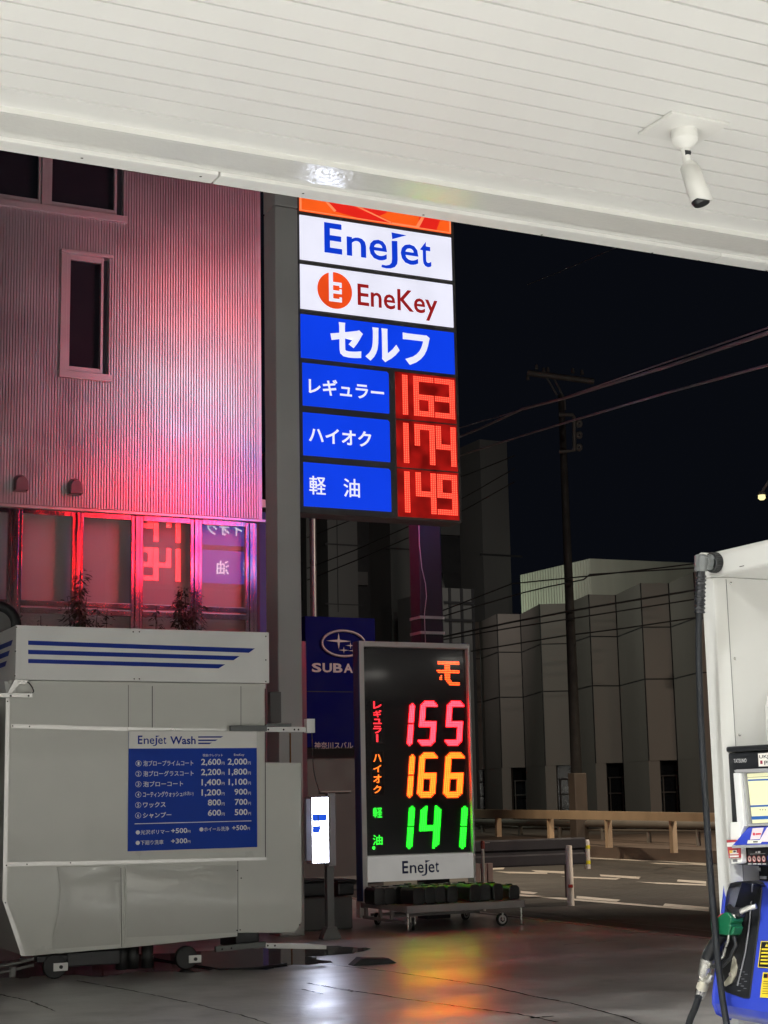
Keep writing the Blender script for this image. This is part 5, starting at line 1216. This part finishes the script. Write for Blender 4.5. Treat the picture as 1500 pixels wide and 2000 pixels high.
# hose outlet, elbow, grip and hose
hx = DX - .115
Hx = Dk(hx)
s0, z0 = Dk(DX - .004).uv(1401, 1099)
c = Dk(DX).P(s0, z0, .002)
mb = MB(); m_ = 28
for k in range(m_):
    t0 = 2 * math.pi * k / m_; t1 = 2 * math.pi * (k + .55) / m_
mb.tube([c, c - AX * .004, c - AX * .036, c - AX * .040], [.040, .043, .043, .040], 28, smooth=False); cap_ = mb.build('hose_outlet', black, dp)
mb = MB()
for k in range(m_):
    t = 2 * math.pi * k / m_; o_ = Vector((0, math.cos(t), math.sin(t))); mb.tube([c - AX * .006 + o_ * .043, c - AX * .034 + o_ * .043], .0022, 4)
mb.build('outlet_ridges', black, cap_)
elb = pm('elbow grey', (.17, .18, .18), .35, .4)
E_ = at(1369, 1097, X=hx - .03)
mb = MB(); mb.tube([c - AX * .040, c - AX * .055, Vector((E_.x + .01, E_.y, E_.z)), ], [.036, .030, .026], 18); mb.build('elbow_neck', elb, dp)
hose_px = [(1369, 1096), (1368.5, 1118), (1367.5, 1150), (1366, 1192), (1364.5, 1250), (1366, 1330), (1369, 1410), (1373.5, 1490), (1379, 1580), (1385, 1670), (1391, 1750), (1397, 1820), (1403, 1885), (1411, 1950), (1420, 2005)]
hp = [at(u, v, X=hx - .03) for u, v in hose_px]
eo = hp[0]
mb = MB(); mb.tube([eo + AZ * .028, eo + AZ * .022, hp[1] + AZ * .005], [.020, .027, .027], 8, smooth=False); mb.build('elbow', elb, dp)
mb = MB(); mb.tube([hp[1] + AZ * .004, hp[1] - AZ * .02], .020, 16); pr = []; rr = []
for k in range(60):
    f = k / 59; p = hp[1].lerp(hp[3], f); pr.append(p - AZ * .012); rr.append(.0185 + .006 * (0.5 + .5 * math.sin(f * 2 * math.pi * 9.5)))
mb.tube(pr, rr, 16); mb.build('bend_guard', black, dp)
end_n = at(1345, 2002, X=hx - .06)
loop = hp[3:] + [hp[-1] + Vector((.0, -.02, -.14)), hp[-1] + Vector((-.02, -.01, -.26)), hp[-1].lerp(end_n, .45) + Vector((-.03, 0, -.36)), end_n + Vector((-.03, .02, -.27)), end_n + Vector((-.02, .015, -.13)), end_n]
nz = [at(u, v, X=hx - .06) for u, v in ((1345, 2002), (1358, 1968), (1365, 1946))]
def catmull(P, k=6):
    Q = []
    for i in range(len(P) - 1):
        a, b, c_, d_ = P[max(i - 1, 0)], P[i], P[i + 1], P[min(i + 2, len(P) - 1)]
        for j in range(k):
            t = j / k; Q.append(.5 * ((2 * b) + (c_ - a) * t + (2 * a - 5 * b + 4 * c_ - d_) * t * t + (3 * b - a - 3 * c_ + d_) * t ** 3))
    return Q + [P[-1]]
mb = MB(); mb.tube(catmull(loop[:-1] + nz), .0142, 14); mb.build('hose', hose_m, dp)
# console: black frame, screen, reader, buttons
KXc = DX + .02; K = Dk(KXc)
ky = K.uv(1421, 1470)[0]; kz1 = K.uv(1460, 1456)[1]; kz0 = K.uv(1460, 1690)[1]
mb = MB(); mb.box(KXc, KXc + .35, 3.40, -ky, kz0, kz1 - .028); mb.box(KXc - .008, KXc + .35, 3.40, -ky + .002, kz1 - .024, kz1); kb_ = mb.build('console', black, dp, bevel=.008, seg=3)
mb = MB(); a0, b1 = K.uv(1433, 1482.5, .002); a1, b0 = K.uv(1458, 1489, .002); mb.text(K, 'TATSUNO', a0, a1, b0, b1, .002, .01); mb.build('maker_lettering', pm('silver print', (.55, .55, .55), .4), kb_)
mb = MB(); a0, b1 = K.uv(1481.5, 1471.5); a1, b0 = K.uv(1560, 1494); mb.fbox(K, a0, a1, b0, b1, .001, .003); mb.build('sticker', pm('sticker white', (.78, .75, .68), .5), kb_)
mb = MB(); a0, b1 = K.uv(1484, 1475); a1, b0 = K.uv(1513, 1482); mb.text(K, 'UKJ-E', a0, a1, b0, b1, .004, .015); a0, b1 = K.uv(1494, 1486); a1, b0 = K.uv(1520, 1493); mb.text(K, 'PNR', a0, a1, b0, b1, .004, .01); mb.build('sticker_lettering', black, kb_)
mb = MB(); a0, b1 = K.uv(1486, 1485.5); a1, b0 = K.uv(1491, 1492); mb.quad(K, a0, a1, b0, b1, .004); mb.build('sticker_mark', pm('sticker red', (.30, .03, .06), .5), kb_)
bez = pm('bezel grey', (.30, .30, .30), .4); scrb = pm('bezel white', (.70, .70, .69), .4)
mb = MB(); mb.fpoly(K, [K.uv(u, v) for u, v in ((1441, 1505), (1446, 1503), (1600, 1496), (1600, 1508), (1444, 1509))], .001, .02)
mb.fpoly(K, [K.uv(u, v) for u, v in ((1456, 1509.5), (1459, 1509.5), (1469, 1609), (1466, 1609))], .001, .016); mb.fpoly(K, [K.uv(u, v) for u, v in ((1464, 1609), (1600, 1603), (1600, 1608), (1464, 1614))], .001, .016)
mb.build('screen_bezel', bez, kb_)
mb = MB(); mb.fpoly(K, [K.uv(u, v) for u, v in ((1443, 1510), (1455, 1510), (1464, 1613), (1451, 1648), (1450, 1645), (1451, 1612))], .001, .03); mb.build('side_fin', scrb, kb_, bevel=.003)
mb = MB(); mb.fpoly(K, [K.uv(u, v) for u, v in ((1460.5, 1511), (1620, 1503), (1620, 1601), (1471, 1608))], .004); mb.build('screen', em('screen yellow', (.86, .85, .52), .86, .03), kb_)
mb = MB()
for v0, v1, u in ((1522.5, 1525.5, 1463), (1573, 1576.5, 1468), (1594.5, 1601, 1470)): mb.fpoly(K, [K.uv(u, v0), K.uv(1620, v0 - 6), K.uv(1620, v1 - 6), K.uv(u, v1)], .006)
mb.build('screen_bar', em('screen blue', (.03, .13, .42), .75), kb_)
mb = MB(); mb.fpoly(K, [K.uv(1462, 1518), K.uv(1620, 1511), K.uv(1620, 1512), K.uv(1462, 1518.7)], .006)
for u in (1487, 1492, 1497): a, b = K.uv(u, 1581.5); mb.quad(K, a - .003, a + .003, b - .002, b + .002, .006)
mb.build('screen_print', em('screen ink', (.1, .1, .06), .5), kb_)
# sloping reader shelf
mb = MB(); P = [K.uv(u, v) for u, v in ((1465, 1615), (1620, 1609), (1620, 1646), (1450, 1650))]
dd = [.008, .008, .05, .05]; vs = [K.P(a, b, d_) for (a, b), d_ in zip(P, dd)] + [K.P(a, b, 0) for a, b in P]; mb.add(vs, [(3, 2, 1, 0), (0, 1, 5, 4), (1, 2, 6, 5), (2, 3, 7, 6), (3, 0, 4, 7)]); mb.build('reader_shelf', dblue, kb_)
def shelf(u, v, e_=.0015):
    f = (v - 1614) / 36.0; d_ = .008 + .042 * max(0, min(1, f)) + e_; a, b = K.uv(u, v, d_); return K.P(a, b, d_)
mb = MB(); mb.add([shelf(*q) for q in ((1470, 1617.5), (1492, 1616.5), (1484, 1639), (1465, 1640))], [(3, 2, 1, 0)]); mb.add([shelf(*q) for q in ((1498, 1616), (1530, 1614), (1530, 1644), (1482, 1644))], [(3, 2, 1, 0)])
mb.build('reader_plate', pm('plate pinkish', (.70, .58, .60), .4), kb_)
mb = MB(); mb.add([shelf(*q, .002) for q in ((1461, 1641), (1489, 1641), (1486, 1647), (1459, 1647.5))], [(3, 2, 1, 0)]); mb.build('shelf_label', pm('label cream', (.74, .72, .60), .5), kb_)
mb = MB(); mb.add([shelf(1472.5 + 2.4 * math.cos(t), 1629 + 3 * math.sin(t), .003) for t in [k * .785 for k in range(8)]], [tuple(range(8))]); mb.add([shelf(*q, .003) for q in ((1476, 1627.5), (1486, 1627), (1486, 1630), (1476, 1630.5))], [(3, 2, 1, 0)]); mb.build('plate_mark', pm('mark red', (.55, .03, .06), .4), kb_)
mb = MB(); mb.add([shelf(*q, .003) for q in ((1471, 1643), (1480, 1643), (1480, 1645.3), (1471, 1645.5))], [(3, 2, 1, 0)]); mb.build('label_print', black, kb_)
mb = MB(); q = K.uv(1450, 1651); mb.fpoly(K, [K.uv(u, v) for u, v in ((1449, 1650.5), (1620, 1645), (1620, 1650), (1449, 1656))], .0, .052); mb.build('shelf_edge', bez, kb_)
mb = MB(); mb2 = MB(); mb3 = MB()
for k, u in enumerate((1464, 1473, 1482.3, 1491.6)):
    a, b = K.uv(u, 1677.5, .003); ra = .0118; mb.disc(K, a, b, ra, ra * 1.12, .003, 20); mb2.ring(K, a, b, ra, ra * 1.12, .0022, .0036, 20); mb3.fpoly(K, [(a - .004, b + .004), (a + .003, b + .005), (a + .005, b - .004), (a + .001, b - .006)][:4], .004)
a, b = K.uv(1500, 1676, .003); 
mb.build('icon_disc', pm('icon pink', (.74, .60, .56), .5), kb_); mb2.build('icon_ring', pm('icon red', (.45, .03, .03), .5), kb_); mb3.build('icon_mark', black, kb_)
MB().disc(K, a + .006, b, .0118, .013, .003, 20).build('icon_blue', dblue, kb_)
mb = MB(); 
for pts in ([(1475, 1666), (1477, 1662), (1479, 1666)], [(1480, 1662.5), (1485, 1662.3), (1485, 1666), (1480, 1666.2)], [(1465, 1668), (1495, 1666.6), (1495, 1667.1), (1465, 1668.5)]): mb.fpoly(K, [K.uv(u, v, .003) for u, v in pts], .003)
for k in range(4): u = 1461 + 9.4 * k; mb.fpoly(K, [K.uv(x, y, .003) for x, y in ((u, 1686.8), (u + 7, 1686.6), (u + 7, 1688.2), (u, 1688.4))], .003)
mb.build('icon_print', pm('white print', (.72, .72, .70), .5), kb_)
# recess under the console
mb = MB(); q = K.uv(1428, 1692); mb.box(KXc + .12, KXc + .35, 3.4, -q[0] - .01, .9, kz0 - .001); mb.build('recess', black, dp)
mb = MB(); P = [(KXc + .005, kz0 - .002), (KXc + .12, kz0 - .002), (KXc + .12, 1.12), (KXc + .05, 1.12)]; vs = [(x, y, z) for y in (-q[0], -q[0] - .012) for x, z in P]; mb.add(vs, [(0, 1, 2, 3), (7, 6, 5, 4)] + [(i, 4 + i, 4 + (i + 1) % 4, (i + 1) % 4) for i in range(4)]); mb.build('recess_cheek', pm('cheek grey', (.34, .35, .40), .5), dp)
mb = MB()
for u, v, w_, h_ in ((1482, 1698, .012, .007), (1441 + 0, 1715, 0, 0), (1492, 1714, .02, .006)):
    if w_: Q = Dk(KXc + .118); a, b = Q.uv(u, v); mb.fbox(Q, a - w_, a + w_, b - h_, b + h_, 0, .006)
mb.build('receipt_slot', white, dp)
# leaflet holder on the console's edge
mb = MB(); P = [K.uv(u, v, .03) for u, v in ((1426, 1606), (1445, 1605), (1449.5, 1686), (1428, 1689))]; mb.fpoly(K, P, .003, .032); ho = mb.build('leaflet_holder', white, dp, bevel=.006, seg=3)
lr = pm('leaflet red', (.42, .05, .06), .5); lw_ = pm('leaflet paper', (.74, .70, .66), .5)
mb = MB(); mb.fpoly(K, [K.uv(u, v, .036) for u, v in ((1420.5, 1640.5), (1437, 1640), (1446, 1643), (1446.5, 1675), (1425, 1676))], .034, .040); mb.build('leaflet', lr, ho)
mb = MB(); mb.fpoly(K, [K.uv(u, v, .042) for u, v in ((1419.5, 1646), (1436.5, 1644.5), (1436.5, 1653), (1420, 1654))], .041, .042)
mb.fpoly(K, [K.uv(u, v, .042) for u, v in ((1425.5, 1666.5), (1442, 1666), (1442, 1668.2), (1425.5, 1668.7))], .041, .042); mb.fpoly(K, [K.uv(u, v, .042) for u, v in ((1425.5, 1671), (1442.5, 1670.5), (1442.5, 1674), (1425.5, 1674.5))], .041, .042)
mb.fpoly(K, [K.uv(u, v, .042) for u, v in ((1431, 1660.5), (1438.5, 1660), (1438.5, 1665.5), (1431, 1666))], .041, .042); mb.build('leaflet_paper', lw_, ho)
mb = MB(); mb.fpoly(K, [K.uv(u, v, .043) for u, v in ((1424.5, 1661), (1430.5, 1660.7), (1430.5, 1666), (1424.5, 1666.3))], .041, .043); mb.build('leaflet_yellow', pm('leaflet yellow', (.70, .45, .08), .5), ho)
mb = MB(); mb.fpoly(K, [K.uv(u, v, .044) for u, v in ((1432, 1662), (1435, 1661), (1438, 1663), (1435, 1665), (1432, 1664.6))], .043, .044)
for k in range(7): mb.fpoly(K, [K.uv(u, v, .034) for u, v in ((1431 + k * 1.3, 1679), (1431.6 + k * 1.3, 1679), (1431.8 + k * 1.3, 1683.5), (1431.2 + k * 1.3, 1683.5))], .0325, .0335)
mb.build('leaflet_print', pm('dark print', (.07, .07, .08), .5), ho)
# blue lower body, bulging towards the foot
yb = -Dk(DX + .02).uv(1420.5, 1718)[0]; yb0 = 3.42
pr_ = [(DX + .03, 1.125), (DX + .012, 1.118), (DX - .083, .66), (DX - .085, .632), (DX - .07, .595), (DX - .02, .570), (DX + .10, .555), (DX + .55, .555), (DX + .55, 1.125)]
mb = MB(); n = len(pr_); vs = [(x, y, z) for y in (yb0, yb) for x, z in pr_]; mb.add(vs, [tuple(range(n)), tuple(range(2 * n - 1, n - 1, -1))] + [(i, n + i, n + (i + 1) % n, (i + 1) % n)[::-1] for i in range(n)]); mb.build('blue_body', dblue, dp, bevel=.010, seg=3)
def front_x(z):
    L_ = pr_[1:4]
    for (x1, z1), (x2, z2) in zip(L_[:-1], L_[1:]):
        if z2 <= z <= z1: return x1 + (x2 - x1) * (z1 - z) / (z1 - z2)
    return DX - .085
def bp(u, v, e_=0.0):
    p = at(u, v, X=DX - .03)
    for _ in range(4): p = at(u, v, X=front_x(p.z) - e_)
    return p
def bsheet(mb, pts, e0, e1=None, sub=1):
    P = []
    for i, a in enumerate(pts):
        b = pts[(i + 1) % len(pts)]
        for k in range(sub): P.append((a[0] + (b[0] - a[0]) * k / sub, a[1] + (b[1] - a[1]) * k / sub))
    f_ = [bp(u, v, e0) for u, v in P]; n = len(f_)
    if e1 is None: return mb.add(f_, [tuple(range(n - 1, -1, -1))])
    g_ = [p + AX * (e0 - e1) for p in f_]
    return mb.add(f_ + g_, [tuple(range(n - 1, -1, -1))] + [(i, (i + 1) % n, n + (i + 1) % n, n + i) for i in range(n)])
MB().add([], [])
rimo = [(1423, 1726), (1436, 1722), (1462, 1720), (1480, 1723), (1487, 1732), (1483, 1790), (1472, 1880), (1463, 1950), (1452, 1950), (1417, 1938), (1408, 1927), (1400, 1905), (1405, 1860), (1412, 1800), (1418, 1745)]
inn = [(1429, 1737), (1444, 1733), (1462, 1733), (1464, 1745), (1460, 1800), (1452, 1860), (1440, 1915), (1428, 1926), (1414, 1925), (1409, 1910), (1414, 1850), (1421, 1790)]
mb = MB(); bsheet(mb, rimo, .006, -.02, 2); hol = mb.build('nozzle_holster', black, dp, bevel=.004)
mb = MB(); bsheet(mb, inn, .0085, .006, 2); mb.build('holster_cavity', pm('cavity black', (.004, .004, .005), .8), hol)
mb = MB(); rp_ = [bp(u, v, .012) for u, v in ((1470, 1727), (1468, 1745), (1466, 1780), (1462, 1820), (1456, 1860), (1448, 1895), (1440, 1925))]; mb.tube(rp_, .0032, 8); mb.build('holster_rim', pm('rim grey', (.16, .16, .17), .35), hol)
mb = MB(); bsheet(mb, [(1431, 1866), (1436, 1874), (1439, 1890), (1436, 1905), (1428, 1920), (1416, 1927), (1411, 1922), (1424, 1905), (1428, 1885)], .014, .007); mb.build('holster_wear_plate', pm('olive plate', (.33, .31, .24), .45, .2), hol, bevel=.002)
mb = MB(); q = bp(1428, 1903, .015); mb.tube([q, q - AX * .006], .008, 12); mb.build('plate_screw', chrome, hol)
mb = MB()
for k in range(10):
    u = 1444 + (k % 3) * 5.5 - k * .35; v = 1893 + k * 4.6; bsheet(mb, [(u, v), (u + 6.0, v), (u + 5.7, v + 1.3), (u - .3, v + 1.3)], .0075)
mb.build('holster_print', pm('grey print', (.16, .165, .18), .5), hol)
# warning plates on the blue body
yel = pm('warning yellow', (.66, .50, .03), .45)
mb = MB(); bsheet(mb, [(1486, 1838), (1560, 1841), (1556, 1893), (1480, 1888)], .002, .0); wp = mb.build('warning_plate', black, dp)
mb = MB()
for a, b in (((1486, 1838), (1560, 1841)), ((1480, 1888), (1556, 1893))): bsheet(mb, [a, b, (b[0], b[1] + 1.4), (a[0], a[1] + 1.4)], .003)
bsheet(mb, [(1486, 1839), (1487.5, 1839), (1481.5, 1888), (1480, 1888)], .003)
bsheet(mb, [(1494, 1849), (1497.5, 1843), (1501, 1849)], .003)
for k in range(5): v = 1852.5 + k * 6.9; bsheet(mb, [(1488 - k * .7, v), (1540, v + .6), (1540, v + 3.8), (1487.5 - k * .7, v + 3.2)], .003)
mb.build('warning_print', yel, wp)
mb = MB(); bsheet(mb, [(1490, 1899), (1560, 1903), (1556, 1952), (1484, 1948)], .002, .0); w2_ = mb.build('notice_plate', yel, dp)
mb = MB(); bsheet(mb, [(1492, 1902), (1499, 1902.4), (1498, 1910), (1491, 1909.6)], .003)
for k in range(6): v = 1916 + k * 4.8; bsheet(mb, [(1491 - k * .5, v), (1530, v + .5), (1530, v + 1.6), (1491 - k * .5, v + 1.1)], .003)
mb.build('notice_print', black, w2_)
mb = MB(); bsheet(mb, [(1499.5, 1900.5), (1540, 1902), (1540, 1911), (1498.5, 1910)], .003); mb.build('notice_red', pm('notice red', (.5, .03, .02), .45), w2_)
# foot
mb = MB(); a = -D0.uv(1428, 1990)[0]; mb.box(DX + .08, DX + .5, a - .12, a, 0, .556); mb.build('foot', dwhite, dp, bevel=.006)
mb = MB(); mb.box(DX + .06, DX + .5, 3.45, a - .121, 0, .5555); mb.build('plinth', dblue2, dp, bevel=.004)
# island under the dispenser
isl = MB().box(DX - .15, DX + .85, 2.6, yf + .35, 0, .02); struct(isl.build('island', pm('island concrete', (.3, .29, .27), .6, var=.15), None, bevel=.01))

# ------------------------------------------------------------------ nozzle hung in the holster
NXp = DX - .095
Nz = Dk(NXp)
nzt = thing('fuel_nozzle', 'green capped fuel nozzle hanging in the black holster of the dispenser', 'fuel nozzle', Nz.P(*Nz.uv(1415, 1830)))
green = pm('nozzle green', (.006, .105, .044), .4, var=.08, scale=8)
z3 = lambda x, y: (x / 6.25 + 1300, y / 6.25 + 1680)
def npoly(pts, d0, d1, bev, name, m, seg=3, par=nzt):
    mb = MB(); mb.fpoly(Nz, [Nz.uv(*z3(x, y)) for x, y in pts], d0, d1); return mb.build(name, m, par, bevel=bev, seg=seg)
npoly([(615, 712), (680, 700), (745, 652), (800, 632), (842, 652), (868, 700), (872, 742), (850, 782), (862, 800), (838, 905), (800, 912), (632, 890), (622, 820)], -.034, .030, .010, 'cap', green)
npoly([(868, 806), (898, 822), (872, 900), (848, 918), (832, 912), (846, 860)], -.024, .022, .005, 'cap_tab', green)
npoly([(682, 700), (700, 706), (775, 640), (752, 650)], .012, .0325, .002, 'red_label', pm('label red', (.62, .07, .09), .4))
def np_(x, y, d_=0): a, b = Nz.uv(*z3(x, y)); return Nz.P(a, b, d_)
mb = MB(); mb.tube([np_(850, 660, -.0), np_(905, 622, -.01), np_(960, 590, -.02), np_(1010, 566, -.04)], [.020, .0125, .0115, .0115], 16); mb.build('spout', chrome, nzt)
mb = MB(); mb.tube([np_(745, 570, -.01), np_(800, 640, -.008), np_(850, 650, -.006), np_(905, 640, -.012)], [.014, .02, .026, .020], 12); mb.build('collar', black, nzt)
mb = MB(); mb.tube([np_(690, 880), np_(640, 960), np_(580, 1060), np_(530, 1150), np_(505, 1215)], [.028, .027, .026, .026, .024], 16); mb.build('handle', black, nzt)
mb = MB(); mb.tube([np_(770, 905), np_(765, 985), np_(735, 1060), np_(705, 1180), np_(680, 1190)], [.006, .006, .005, .006, .008], 8); mb.build('trigger', chrome, nzt)
mb = MB(); mb.tube([np_(830, 915), np_(862, 1030), np_(826, 1110), np_(790, 1200), np_(700, 1290), np_(580, 1300)], .008, 8); mb.build('hand_guard', black, nzt)
mb = MB(); mb.tube([np_(511, 1200), np_(508, 1222), np_(505, 1228)], [.031, .031, .027], 20); mb.tube([np_(504, 1228), np_(490, 1300), np_(470, 1385), np_(455, 1432)], [.028, .027, .025, .014], 20); mb.build('swivel', chrome, nzt)
mb = MB(); mb.tube([np_(470, 1425, .006), np_(445, 1455), np_(470, 1480, -.004), np_(520, 1450, -.01), np_(535, 1400, -.012)], [.016, .020, .018, .012, .009], 12); mb.tube([np_(530, 1290), np_(566, 1300)], .012, 10); mb.build('joint', chrome, nzt)
mb = MB(); mb.tube([np_(470, 1478), np_(455, 1520), np_(440, 1570)], [.017, .024, .024], 16); mb.build('coupling', pm('cream coupling', (.55, .52, .42), .4, .4), nzt)
mb = MB(); mb.tube([np_(440, 1568), np_(422, 1625), np_(402, 1695)], [.0225, .0225, .018], 16); mb.build('ferrule', steel, nzt)

# ================================================================== one object for each separate small part
import bmesh
def islands(o, name):
    bm = bmesh.new(); bm.from_mesh(o.data); bmesh.ops.remove_doubles(bm, verts=bm.verts, dist=1e-5)
    seen, groups = set(), []
    for v in bm.verts:
        if v in seen: continue
        st, g_ = [v], []
        seen.add(v)
        while st:
            w = st.pop(); g_.append(w)
            for e_ in w.link_edges:
                q_ = e_.other_vert(w)
                if q_ not in seen: seen.add(q_); st.append(q_)
        groups.append(g_)
    base = o.data
    for k, g_ in enumerate(groups):
        ix = {v: i for i, v in enumerate(g_)}
        fs = {f for v in g_ for f in v.link_faces}
        me = bpy.data.meshes.new(name); me.from_pydata([v.co for v in g_], [], [[ix[v] for v in f.verts] for f in fs]); me.update()
        me.polygons.foreach_set('use_smooth', [f.smooth for f in fs])
        me.materials.append(base.materials[0])
        if k == 0: o.data = me; o.name = name
        else: c = o.copy(); c.data = me; COL.objects.link(c); c.name = name
    bm.free()
SPLIT = {'rivets': 'rivet', 'screws': 'screw', 'stripe': 'stripe', 'end_stripe': 'end_stripe', 'edge_strip': 'edge_strip', 'seam': 'seam', 'bracket_holes': 'bracket_hole', 'arm_holes': 'arm_hole', 'bar_bolts': 'bar_bolt',
         'brush_stubs': 'brush_stub', 'text_line': 'text_line', 'blue_bar': 'blue_bar', 'wall_strip': 'wall_strip', 'balcony_panel': 'balcony_panel', 'panel_joint': 'panel_joint', 'emblem_stars': 'emblem_star', 'screw': 'screw',
         'icon_disc': 'icon_disc', 'icon_ring': 'icon_ring', 'icon_mark': 'icon_mark', 'screen_bar': 'screen_bar', 'bolt': 'bolt', 'emblem_red_bands': 'emblem_red_band', 'name_outline': 'name_outline', 'reader_plate': 'reader_plate', 'leaflet_paper': 'leaflet_paper'}
for o in list(bpy.data.objects):
    k = o.name.split('.')[0]
    if o.type == 'MESH' and k in SPLIT and o.parent is not None: islands(o, SPLIT[k])
